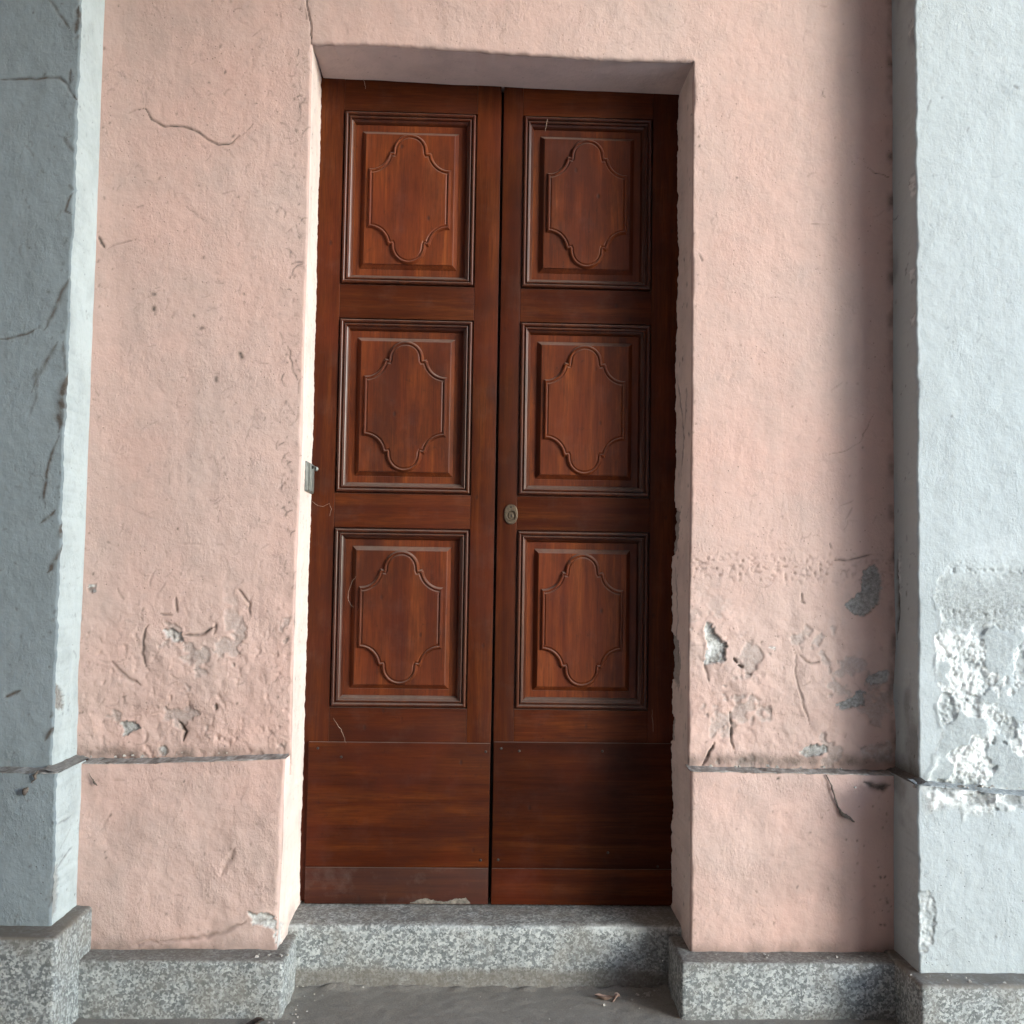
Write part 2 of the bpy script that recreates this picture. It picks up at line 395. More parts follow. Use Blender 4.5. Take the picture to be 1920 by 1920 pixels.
# ------------------------------------------------------------------ setting: ground, unseen portico shell added to shape the light
g = Acc(); g.grid(*[np.array(q, float) for q in ([[-150, -150], [150, 150]], [[-150, 150], [-150, 150]], [[-.05, -.05], [-.05, -.05]])])
tag(g.make('ground', STREET, None, False, False), kind='structure')
STEP = .0032
def front(acc, y0, xa, xb, za, zb, fld, seed, rl=None, rr=None, ledge=None, step=STEP, amp=1.0, rough=None, wearf=None):
    """a rendered face seen from the front.  xa, xb: x(z) of its sides; za, zb: z(x) of its foot and head"""
    z0, z1 = float(np.mean(za(np.array([0.])))), float(np.mean(zb(np.array([0.]))))
    xm0 = float(xa(np.array([(z0+z1)/2]))[0]); xm1 = float(xb(np.array([(z0+z1)/2]))[0])
    nv = max(2, int(abs(z1-z0)/step)); nu = max(2, int(abs(xm1-xm0)/step))
    t = np.linspace(0, 1, nv+1)[None]; u = np.linspace(0, 1, nu+1)[:, None]
    Zg = z0+(z1-z0)*t
    X = xa(Zg)+(xb(Zg)-xa(Zg))*u
    Z = za(X)+(zb(X)-za(X))*t
    H, W = fld.ev(X, Z)
    H = H+amp*(.0035*fbm(X, Z, 3.2, 3, seed)+.0011*fbm(X, Z, 26, 3, seed+40))
    if rough is not None:
        h2 = rough(X, Z, W); H = H+h2
    if wearf is not None: wearf(X, Z, W)
    Yv = y0-H
    for r, dist in ((rl, X-xa(Zg)), (rr, xb(Zg)-X)):
        if r is not None:
            R = r(Z); q = np.clip(R-dist, 0, None); Yv = Yv+np.where(dist < R, R-np.sqrt(np.maximum(R*R-q*q, 0)), 0)
    if ledge:
        e = [(-.001, .001), (.004, .002), (.014, .0025), (.030, .003), (.046, .004), (.066, .005)]
        xe = X[:, -1:]; ye = Yv[:, -1:]; ze = Z[:, -1:]
        X = np.hstack([X]+[xe]*len(e)); Z = np.hstack([Z]+[ze+dz+.003*fbm(xe, xe*0+k, 60, 3, 8) for k, (dy, dz) in enumerate(e)])
        Yv = np.hstack([Yv]+[ye+dy+ledge[0]+.002*fbm(xe, xe*0+k, 45, 2, 3) for k, (dy, dz) in enumerate(e)])
        wl = np.repeat(W[:, -1:], len(e), 1); kk_ = np.arange(len(e))[None]*.012+0*xe
        n_ = fbm(xe+0*kk_, kk_, 42, 4, 13); wl[..., 0] = np.clip(ledge[1]*(.30+1.1*n_), 0, 1); wl[..., 1] = .9; wl[..., 2] = np.clip(.05+.6*fbm(xe*2.2+0*kk_, kk_*2, 70, 3, 16), 0, .4)
        W = np.concatenate([W, wl], 1)
    acc.grid(X, Yv, Z, W)
const = lambda v: (lambda q: np.zeros_like(np.asarray(q, float))+v)
def side(acc, xo, yo, xi, yi, za, zb, sign, fld, seed, step=STEP, amp=1.0, wearf=None, pale=1.0):
    """a reveal running back into the wall; sign=+1 faces +x, -1 faces -x; fld is traced in (depth, z)"""
    nv = max(2, int((zb-za)/step)); nu = max(2, int((yi-float(np.mean(yo(np.array([za, zb])))))/.006))
    Z = np.linspace(za, zb, nv+1)[None]+np.zeros((nu+1, 1)); u = np.linspace(0, 1, nu+1)[:, None]
    Y = yo(Z)+(yi-yo(Z))*u
    X = xo(Z)+(xi(Z)-xo(Z))*u
    H, W = fld.ev(Y, Z)
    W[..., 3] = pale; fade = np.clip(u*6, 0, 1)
    H = (H+amp*(.0025*fbm(Y, Z, 5, 3, seed)+.0012*fbm(Y, Z, 22, 3, seed+4)))*fade
    if wearf is not None: wearf(Y, Z, W)
    acc.grid(X+sign*H, Y, Z, W, flip=sign < 0)

# traced outlines of the doorway, in metres (x, z)
JL_O = curve([(-0.508,2.683),(-0.507,2.502),(-0.506,2.19),(-0.508,1.819),(-0.507,1.484),(-0.513,1.198),(-0.515,0.93),(-0.513,0.642)])
JR_O = curve([(0.6,2.668),(0.6,2.22),(0.602,1.598),(0.6,1.292),(0.597,0.989),(0.598,0.631)])
JL_I = curve([(-0.513,2.688),(-0.511,2.43),(-0.512,2.097),(-0.51,1.767),(-0.51,1.441),(-0.511,1.071),(-0.513,0.721),(-0.514,0.485),(-0.513,0.298),(-0.511,0.142)])
JR_I = curve([(0.597,2.675),(0.6,2.125),(0.597,1.792),(0.593,1.462),(0.59,0.974),(0.589,0.653),(0.593,0.148)])
BL_O = curve([(-0.519,0.653),(-0.521,0.546),(-0.521,0.403),(-0.525,0.275),(-0.527,0.148)])
BR_O = curve([(0.593,0.621),(0.595,0.411),(0.595,0.138)])
LIN_O = curve([(-0.508,2.688),(-0.332,2.692),(-0.023,2.68),(0.288,2.669),(0.6,2.668)], 0)
LIN_I = curve([(-0.513,2.689),(-0.188,2.683),(0.143,2.676),(0.597,2.671)], 0)
ZJ_L = curve([(-1.07,0.637),(-0.927,0.638),(-0.712,0.646),(-0.518,0.655)], 0)
ZJ_R = curve([(0.586,0.632),(0.823,0.63),(1.167,0.626)], 0)
TOP = 3.0; XL = float(JL_O(2.6)); XR = float(JR_O(2.6))

# ------------------------------------------------------------------ pink wall
wall = thing('plastered_wall', 'pink plastered wall around the brown double door, cracked and flaking near the bottom', 'wall', (0, 0, 0))
FW = Field()
for p, wd, dp, di in [
    ([(-1.004,2.476),(-0.978,2.483),(-0.958,2.449),(-0.919,2.43),(-0.866,2.432),(-0.836,2.422),(-0.797,2.396),(-0.766,2.382),(-0.729,2.389),(-0.692,2.423)], .0034, .004, .62),
    ([(-0.692,2.423),(-0.67,2.447)], .002, .001, .3), ([(-0.759,2.382),(-0.72,2.344)], .0018, .001, .25), ([(-1.026,2.463),(-0.999,2.478)], .004, .001, .25),
    ([(-0.692,2.423),(-0.66,2.385)], .0016, .001, .25), ([(-0.978,2.483),(-0.977,2.538)], .003, .001, .16),
    ([(-0.529,2.833),(-0.522,2.786),(-0.513,2.747),(-0.511,2.688)], .0028, .004, .75), ([(-0.531,2.794),(-0.525,2.754)], .003, .001, .35),
    ([(-1.097,2.108),(-1.088,2.089),(-1.077,2.073)], .005, .004, .8), ([(-1.072,2.07),(-1.055,2.081),(-1.025,2.091),(-0.991,2.1)], .0028, .002, .45),
    ([(-0.851,2.199),(-0.82,2.174),(-0.79,2.157)], .002, .001, .3), ([(1.133,1.655),(1.114,1.608),(1.089,1.561),(1.037,1.533),(0.985,1.521)], .0016, .001, .35),
    ([(0.893,0.978),(0.904,0.948),(0.901,0.911),(0.916,0.843),(0.929,0.798),(0.938,0.776),(0.95,0.745)], .0030, .004, .35),
    ([(0.912,0.956),(0.925,0.94),(0.947,0.928),(0.978,0.937)], .004, .005, .35),
    ([(0.715,0.793),(0.722,0.751),(0.72,0.706),(0.73,0.674)], .0036, .006, .6), ([(0.673,0.703),(0.658,0.676),(0.637,0.634)], .005, .008, .8),
    ([(0.639,0.93),(0.651,0.897),(0.657,0.87)], .004, .004, .45), ([(0.724,0.941),(0.736,0.927)], .005, .010, .9), ([(0.739,0.921),(0.755,0.912)], .0045, .010, .9),
    ([(0.921,1.127),(0.922,1.1)], .003, .004, .5), ([(0.916,1.103),(0.932,1.097)], .003, .005, .8), ([(0.756,0.898),(0.779,0.893)], .004, .003, .3),
    ([(-0.919,1.01),(-0.932,0.969),(-0.934,0.932),(-0.921,0.895)], .006, .004, .42), ([(-0.679,1.121),(-0.64,1.074),(-0.64,1.032)], .004, .004, .4),
    ([(-0.845,1.089),(-0.839,1.044)], .005, .005, .4), ([(-0.888,1.043),(-0.851,1.037)], .004, .003, .4), ([(-0.819,0.985),(-0.79,0.983),(-0.761,0.992),(-0.736,1.007)], .005, .006, .55),
    ([(-0.732,1.019),(-0.738,0.986)], .005, .004, .5), ([(-1.015,0.909),(-0.977,0.872),(-0.932,0.843)], .006, .004, .3),
    ([(-0.829,0.746),(-0.806,0.717),(-0.814,0.688)], .006, .008, .65), ([(-0.725,0.797),(-0.723,0.777)], .006, .006, .8), ([(-1.089,1.115),(-1.078,1.097)], .008, .006, .5),
    ([(1.132,1.24),(1.07,1.227),(1.008,1.219)], .004, .003, .4), ([(1.001,1.271),(1.008,1.253)], .003, .001, .4),
    ([(0.986,2.604),(0.981,2.583),(0.994,2.575)], .002, .0, .4), ([(1.107,2.373),(1.135,2.353),(1.183,2.342)], .0018, .0, .5), ([(0.939,2.197),(1.004,2.196)], .002, .0, .25),
    ([(0.619,2.103),(0.632,2.076)], .003, .002, .5), ([(-0.55,1.423),(-0.572,1.393)], .004, .002, .2), ([(-0.979,1.333),(-0.896,1.3)], .004, .0005, .2),
    ([(-0.554,1.818),(-0.539,1.742),(-0.52,1.697)], .003, .001, .4), ([(-0.762,1.502),(-0.746,1.465),(-0.734,1.42)], .0025, .0005, .25),
    ([(-0.639,1.633),(-0.652,1.572),(-0.672,1.511)], .0025, .0005, .22)]:
    FW.stroke(p, wd*.72, dp*1.1, min(1, di*1.5))
for p, k in [
    ([(-0.882,0.998),(-0.857,1.002),(-0.83,0.988),(-0.823,0.97),(-0.844,0.964),(-0.863,0.976)], dict(depth=.005, bare=.75, white=.25)),
    ([(-0.986,0.737),(-0.958,0.743),(-0.93,0.724),(-0.95,0.72),(-0.967,0.701),(-0.972,0.68),(-0.982,0.703),(-0.976,0.724)], dict(depth=.006, bare=1, white=.2)),
    ([(-0.893,0.672),(-0.867,0.681),(-0.848,0.661),(-0.874,0.647)], dict(depth=.004, bare=.6, white=.7)),
    ([(-1.085,1.118),(-1.07,1.121),(-1.066,1.103),(-1.081,1.097)], dict(depth=.004, bare=.2, white=.9)),
    ([(0.641,1.016),(0.652,1.041),(0.673,1.011),(0.705,0.982),(0.703,0.937),(0.687,0.924),(0.646,0.921),(0.655,0.966)], dict(depth=.008, bare=1, white=.55, soft=.0025)),
    ([(1.098,1.19),(1.132,1.215),(1.152,1.179),(1.147,1.106),(1.104,1.063),(1.065,1.07),(1.048,1.098),(1.088,1.132)], dict(depth=.006, bare=1)),
    ([(1.013,0.814),(1.054,0.825),(1.088,0.857),(1.106,0.851),(1.1,0.815),(1.054,0.797)], dict(depth=.006, bare=1, white=.15)),
    ([(1.109,0.882),(1.146,0.906),(1.171,0.919),(1.175,0.876),(1.138,0.87)], dict(depth=.005, bare=.9, white=.3)),
    ([(0.91,0.675),(0.947,0.7),(0.993,0.696),(0.996,0.679),(0.932,0.667)], dict(depth=.005, bare=1, white=.25)),
    ([(1.087,0.692),(1.13,0.702),(1.176,0.719),(1.181,0.651),(1.093,0.659)], dict(depth=.001, bare=.35, white=.15, soft=.006)),
    ([(0.829,0.973),(0.849,0.978),(0.843,0.96)], dict(depth=.003, bare=.3, white=.7))]:
    FW.patch(p, **k)
FW.hairs(340, (-1.1, -.52, .66, 2.95), 3, dirt=(.12, .42), length=(.008, .045), wd=(.001, .0024)); FW.hairs(30, (-.5, .6, 2.7, 2.95), 4, dirt=(.08, .3)); FW.hairs(70, (.6, 1.19, 1.35, 2.95), 5, dirt=(.06, .22))
FW.hairs(60, (.6, 1.19, .65, 1.4), 6, dirt=(.1, .35)); FW.hairs(70, (-.575, -.515, .7, 2.65), 7, dirt=(.25, .7), ang=1.4)
FW.hairs(50, (-1.1, -.55, .66, 1.25), 17, dirt=(.1, .35), length=(.01, .06), depth=.0015)
FW.specks(110, (-1.1, -.53, .66, 2.9), 8, size=(.001, .0035)); FW.specks(60, (-.56, -.525, .7, 2.65), 9, size=(.0015, .0035)); FW.specks(40, (.605, 1.18, .66, 2.9), 10, dirt=(.2, .6), size=(.001, .003))
FW.specks(30, (.602, .625, .7, 2.6), 12, dirt=(.3, .7), size=(.001, .003)); FW.specks(30, (-1.1, -1.07, .7, 2.8), 13, size=(.001, .003))
FW.specks(5, (-1.0, -.6, 1.7, 2.0), 21, dirt=(.7, .9), size=(.005, .007))
def wall_rough(X, Z, W):
    h = 0
    low = sstep(1.22, .95, Z)
    rg = np.where(X > .5, 1.0, .75); h = h+low*rg*(.012*fbm(X, Z, 7, 3, 71)+.008*(.35-np.abs(fbm(X+.05*fbm(X, Z, 5, 2, 70), Z*1.0, 9, 4, 72)))+.002*fbm(X, Z, 55, 3, 69))
    fl = low*sstep(.30, .42, fbm(X, Z, 13, 4, 68)+.25*fbm(X, Z, 60, 3, 67)); h = h-fl*.0035; W[..., 1] = np.maximum(W[..., 1], fl*.42)
    rt = (X > .5)*sstep(.075, 0, np.abs(Z-1.195))*sstep(.6, .9, X*0+.8)
    pit = np.clip(fbm(X, Z, 120, 3, 73)-.10, 0, 1)
    h = h-rt*pit*.012
    W[..., 0] = np.maximum(W[..., 0], rt*pit*.9)
    lp = (X < 0)*sstep(1.15, .9, Z)*np.clip(fbm(X, Z, 60, 3, 74)-.3, 0, 1); h = h-lp*.008
    ed = sstep(.035, 0, np.abs(Z-.655))*(.38+.8*fbm(X, Z, 20, 4, 75)); W[..., 0] = np.maximum(W[..., 0], np.clip(ed, 0, .8))
    sm = sstep(.0, .5, fbm(X*1.0, Z*.6, 5, 4, 76))*.07*(X < .2); W[..., 0] = np.maximum(W[..., 0], sm)
    rc = sstep(.025, 0, 1.187-X)*np.clip(.25+fbm(X, Z, 25, 3, 77), 0, .8); W[..., 0] = np.maximum(W[..., 0], rc)
    return h
rad = lambda s_: (lambda z: .005+.010*np.clip(fbm(z, z*0+s_, 9, 3, s_), 0, 1)+.004*np.clip(fbm(z, z*0, 40, 2, s_+1), 0, 1))
def cut(f, zl): return lambda z: np.where(z < zl, f(z), 1e-4)
A = Acc()
zl = 2.686; zr = 2.670
rJL = rad(21); rJR = rad(22)
front(A, 0, const(-1.115), lambda z: np.where(z < zl, JL_O(z), XL), const(.60), const(TOP), FW, 1, rr=cut(rJL, zl), rough=wall_rough)
front(A, 0, lambda z: np.where(z < zr, JR_O(z), XR), const(1.195), const(.60), const(TOP), FW, 1, rl=cut(rJR, zr), rough=wall_rough)
# over the lintel, with its soft lower edge
nu = int((XR-XL)/STEP); xx = np.linspace(XL, XR, nu+1)[:, None]; zt = LIN_O(xx)+.003*fbm(xx, xx*0, 30, 3, 6)
tt = np.concatenate([np.linspace(0, .04, 8)[:-1], np.linspace(.04, 1, 70)])[None]
X = xx+0*tt; Z = zt+(TOP-zt)*tt; H, W = FW.ev(X, Z)
W[..., 0] = np.maximum(W[..., 0], .35*sstep(.02, 0, Z-zt)*np.clip(.5+fbm(X, Z, 30, 3, 9), 0, 1))
H = H+.0035*fbm(X, Z, 3.2, 3, 1)+.0011*fbm(X, Z, 26, 3, 41)+wall_rough(X, Z, W); q = np.clip(.009-(Z-zt), 0, .009)
A.grid(X, -H+.009-np.sqrt(.009**2-q*q), Z, W)
FS = Field(); FS.hairs(8, (-.45, .55, .02, .2), 31, dirt=(.1, .3))
ss = np.linspace(0, 1, 30)[None]; Xs = xx+0*ss; Ys = .009+.24*ss+0*xx
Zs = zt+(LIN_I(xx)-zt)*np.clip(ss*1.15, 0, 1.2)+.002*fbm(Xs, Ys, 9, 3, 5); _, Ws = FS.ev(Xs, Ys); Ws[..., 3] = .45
Ws[..., 0] = np.maximum(Ws[..., 0], .10*sstep(.5, 1, fbm(Xs, Ys, 8, 3, 3)+.5)+.6*sstep(.85, .95, ss)*np.clip(.3+fbm(Xs, Ys, 30, 3, 2), 0, 1))
A.grid(Xs, Ys, Zs, Ws, flip=True)
FJL = Field(); FJL.specks(110, (.02, .2, .7, 2.6), 32, dirt=(.3, .8), size=(.001, .003)); FJL.hairs(40, (.03, .18, .7, 2.6), 33, dirt=(.2, .5))
FJR = Field(); FJR.specks(50, (.01, .2, .7, 2.6), 34, dirt=(.4, .9), size=(.0015, .005)); FJR.hairs(16, (.02, .2, .7, 2.6), 35, dirt=(.3, .7))
for p, wd in [([(.20, 1.78), (.15, 1.70), (.10, 1.58), (.14, 1.45)], .006), ([(.05, 1.72), (.10, 1.60)], .005), ([(.17, 1.2), (.14, 1.05), (.16, .9)], .005), ([(.1, .95), (.13, .82)], .006)]:
    FJR.stroke(p, wd, .004, .85)
for p in ([(.12, .98), (.22, 1.0), (.22, .86), (.14, .84), (.10, .90)], [(.13, 1.36), (.22, 1.38), (.22, 1.22), (.15, 1.25)], [(.17, .74), (.22, .76), (.22, .67), (.16, .68)]): FJR.patch(p, depth=.006, bare=.6, dirt=.25, rag=.007)
def jag(f, s_, a=.0022): return lambda z: f(z)+a*fbm(z, z*0, 60, 4, s_)+a*1.2*fbm(z, z*0+3, 6, 3, s_)
jlx = lambda z: JL_O(z); jli = jag(lambda z: JL_I(z)-.001, 51); jri = jag(lambda z: JR_I(z)+.001, 52, .0045)
side(A, jlx, rJL, jli, .222, .638, 2.70, 1, FJL, 61, amp=.6)
side(A, JR_O, rJR, jri, .222, .622, 2.69, -1, FJR, 62, amp=.6)
# the body of the wall behind and beyond the finely worked faces
A.box(-3.9, -.66, .04, .60, -.04, 4.2); A.box(.76, 3.2, .04, .60, -.04, 4.2); A.box(-.66, .76, .04, .60, 2.76, 4.2); A.box(-.66, .76, .275, .60, -.04, 2.76)
A.box(-3.9, -1.116, .002, .038, -.04, 2.999); A.box(1.3, 3.2, .002, .038, -.04, 2.999); A.box(-3.9, 3.2, .0, .038, 3.0, 4.2)
A.make('wall_face', PINK, wall)

FB = Field()
FB.stroke([(-0.84,0.168),(-0.769,0.172),(-0.719,0.178),(-0.67,0.193),(-0.613,0.221)], .006, .005, .45); FB.stroke([(-1.013,0.456),(-0.98,0.513)], .004, .001, .2)
FB.stroke([(-0.91,0.158),(-0.868,0.169),(-0.839,0.161)], .006, .004, .4); FB.stroke([(-0.648,0.416),(-0.682,0.345)], .008, .004, .2); FB.stroke([(-0.979,0.596),(-0.947,0.596)], .003, .001, .35)
FB.patch([(-0.61,0.249),(-0.597,0.244),(-0.56,0.247),(-0.539,0.23),(-0.529,0.219),(-0.528,0.165),(-0.544,0.204),(-0.57,0.213),(-0.593,0.214),(-0.599,0.23)], depth=.005, bare=.9, white=.65)
FB.stroke([(1.077,0.609),(1.107,0.592),(1.148,0.601)], .010, .002, .85); FB.stroke([(1.107,0.603),(1.129,0.589),(1.139,0.598)], .008, .002, .8)
FB.stroke([(0.832,0.613),(0.841,0.619)], .004, .002, .8); FB.hairs(40, (-1.05, -.53, .16, .62), 41, dirt=(.08, .28)); FB.hairs(22, (.6, 1.15, .16, .6), 42, dirt=(.06, .2))
FB.specks(30, (-1.05, -.53, .16, .62), 43, size=(.001, .003)); FB.specks(40, (.6, 1.15, .16, .62), 44, size=(.001, .003)); FB.specks(22, (1.10, 1.155, .2, .6), 45, dirt=(.5, .9), size=(.001, .003))
def base_rough(X, Z, W):
    h = .006*fbm(X, Z, 8, 3, 81)*(X < 0)+.002*fbm(X, Z, 17, 3, 82)
    W[..., 0] = np.maximum(W[..., 0], np.clip(sstep(.20, .14, Z)*(.35+.5*fbm(X, Z, 22, 3, 83)), 0, .7))
    W[..., 0] = np.maximum(W[..., 0], .12*sstep(0, .5, fbm(X, Z, 6, 4, 84)))
    return h
FBL = Field(); FBL.specks(16, (-.04, .2, .15, .63), 36, dirt=(.3, .7), size=(.001, .003)); FBR = Field(); FBR.specks(22, (-.05, .2, .15, .63), 37, dirt=(.4, .9), size=(.001, .004))
FBL.patch([(-.05, .145), (.0, .15), (.02, .19), (-.03, .21), (-.05, .23)], depth=.004, bare=.5, white=.8)
def base_jamb(Y, Z, W): W[..., 0] = np.maximum(W[..., 0], np.clip(sstep(.24, .15, Z)*(.35+.6*fbm(Y, Z, 20, 3, 85))+.5*sstep(.18, .215, Y)*np.clip(.2+fbm(Y, Z, 18, 3, 87), 0, 1), 0, .8))
for lft in (1, 0):
    B = Acc(); r1 = rad(25+lft); ym = lambda z, r1=r1: -.06+r1(z)
    if lft:
        front(B, -.06, const(-1.066), BL_O, const(.12), ZJ_L, FB, 2, rr=r1, ledge=(0, .8), rough=base_rough)
        side(B, BL_O, ym, jli, .222, .12, .655, 1, FBL, 63, amp=.6, wearf=base_jamb)
    else:
        front(B, -.06, BR_O, const(1.162), const(.12), ZJ_R, FB, 2, rl=r1, ledge=(0, .8), rough=base_rough)
        side(B, BR_O, ym, jri, .222, .12, .632, -1, FBR, 64, amp=.6, wearf=base_jamb)
    B.make('base_course', PINK, wall)
for x0, x1 in ((-1.04, -.494), (.556, 1.15)):
    P = Acc(); P.block(x0, x1, -.14, .062, -.02, .147, .009, .02, .004, int(x0*100)+200)
    V = np.concatenate(P.V); Wv = P.W
    off = 0
    for k, v in enumerate(P.V):
        Wv[k][:, 0] = np.clip(sstep(.136, .15, v[:, 2])*.75+sstep(.13, .09, v[:, 2]*0+.2)*0, 0, 1)
        Wv[k][:, 0] = np.maximum(Wv[k][:, 0], np.clip(sstep(.05, 0, v[:, 2])*.6*(.4+fbm(v[:, 0], v[:, 2], 20, 3, 4)), 0, 1))
        Wv[k][:, 0] = np.maximum(Wv[k][:, 0], np.clip(sstep(.10, .15, v[:, 2])*.7*(.35+fbm(v[:, 0], v[:, 2], 15, 3, 6)), 0, 1))
    P.make('plinth_stone', GRANITE, wall)

# ------------------------------------------------------------------ pilasters
FLt = Field()
for p, wd, dp, di in [
    ([(-1.314,2.481),(-1.265,2.484),(-1.208,2.486),(-1.155,2.489),(-1.133,2.469),(-1.131,2.457),(-1.109,2.431),(-1.104,2.418)], .0026, .003, .75), ([(-1.198,2.711),(-1.173,2.684),(-1.153,2.655),(-1.132,2.62)], .003, .001, .5),
    ([(-1.112,2.692),(-1.115,2.64),(-1.119,2.614)], .006, .001, .75), ([(-1.126,2.513),(-1.129,2.469)], .003, .001, .45), ([(-1.285,1.772),(-1.25,1.779),(-1.218,1.787),(-1.191,1.803)], .0028, .002, .65),
    ([(-1.109,1.943),(-1.132,1.891),(-1.15,1.841),(-1.171,1.798)], .005, .0, .42), ([(-1.132,1.891),(-1.143,1.867)], .004, .0, .5), ([(-1.121,2.197),(-1.108,2.182)], .003, 0, .5), ([(-1.108,2.176),(-1.123,2.139),(-1.127,2.124),(-1.108,2.115)], .0026, .001, .6),
    ([(-1.138,2.329),(-1.126,2.307),(-1.111,2.286)], .004, .0, .45), ([(-1.133,1.77),(-1.163,1.712),(-1.183,1.675),(-1.195,1.632)], .005, 0, .4), ([(-1.184,1.697),(-1.194,1.668)], .005, 0, .45), ([(-1.18,1.668),(-1.183,1.618),(-1.199,1.554)], .0028, 0, .3),
    ([(-1.102,1.684),(-1.114,1.634),(-1.117,1.577),(-1.121,1.527)], .009, 0, .62), ([(-1.118,1.52),(-1.133,1.477),(-1.145,1.427),(-1.15,1.377),(-1.149,1.321)], .0035, 0, .55), ([(-1.12,1.321),(-1.14,1.3),(-1.159,1.284)], .0042, 0, .55),
    ([(-1.103,1.286),(-1.107,1.244)], .005, 0, .6), ([(-1.101,1.227),(-1.115,1.188),(-1.134,1.154)], .006, 0, .75), ([(-1.119,1.77),(-1.107,1.684)], .004, 0, .4), ([(-1.234,0.826),(-1.211,0.838),(-1.191,0.846)], .0036, .002, .65),
    ([(-1.101,0.753),(-1.115,0.735),(-1.124,0.717)], .005, .0, .55)]:
    FLt.stroke(p, wd*1.15, dp, min(1, di*1.6))
FLt.hairs(45, (-1.26, -1.11, .7, 2.8), 51, dirt=(.1, .35)); FLt.specks(45, (-1.26, -1.11, .66, 2.8), 52, size=(.001, .003)); FLt.specks(50, (-1.13, -1.107, .7, 2.8), 53, dirt=(.2, .6), size=(.001, .004))
FLb = Field(); FLb.stroke([(-1.052,0.43),(-1.059,0.39),(-1.067,0.337),(-1.074,0.31)], .010, .001, .6); FLb.stroke([(-1.065,0.364),(-1.069,0.324)], .007, .001, .65); FLb.specks(14, (-1.2, -1.07, .28, .62), 54, size=(.001, .003))
FLb.stroke([(-1.045,0.477),(-1.052,0.444),(-1.053,0.41)], .005, .002, .6)
FLr = Field(); FLr.specks(26, (-.15, -.005, .66, 2.8), 55, dirt=(.3, .7), size=(.001, .0025)); FLr.hairs(10, (-.14, -.02, .7, 2.8), 56, dirt=(.2, .5))
FLr.patch([(-.155, .80), (-.10, .79), (-.095, .82), (-.14, .85), (-.155, .86)], depth=.006, bare=1, dirt=.2)
FLrb = Field(); FLrb.stroke([(-.20, .40), (-.15, .415), (-.10, .43)], .004, .004, .6); FLrb.stroke([(-.21, .515), (-.16, .51), (-.12, .515)], .003, .002, .4); FLrb.stroke([(-.12, .48), (-.19, .44)], .003, .001, .3)
FLrb.patch([(-.22, .28), (-.19, .29), (-.185, .36), (-.2, .41), (-.222, .41)], depth=.003, bare=.5, dirt=.2); FLrb.specks(10, (-.2, -.07, .28, .6), 57, size=(.001, .003))

FRt = Field(); FRt.hairs(30, (1.2, 1.6, 1.5, 2.9), 58, dirt=(.06, .2)); FRt.specks(50, (1.2, 1.6, 1.45, 2.9), 59, dirt=(.2, .5), size=(.001, .003))
FRt.stroke([(1.231,2.505),(1.22,2.467)], .003, .001, .4); FRt.stroke([(1.464,2.55),(1.482,2.541)], .005, .002, .4)
PEEL = [(1.289,1.255),(1.279,1.214),(1.248,1.182),(1.242,1.153),(1.233,1.127),(1.238,1.096),(1.256,1.06),(1.253,1.038),(1.235,1.024),(1.235,0.988),(1.237,0.952),(1.234,0.921),(1.24,0.888),(1.257,0.87),(1.24,0.838),(1.245,0.796),(1.257,0.765),(1.239,0.725),(1.23,0.682),(1.215,0.647),(1.209,0.611),(1.678,0.601),(1.702,0.729),(1.666,0.829),(1.698,0.958),(1.655,1.073),(1.679,1.218),(1.584,1.274),(1.451,1.301),(1.377,1.271)]
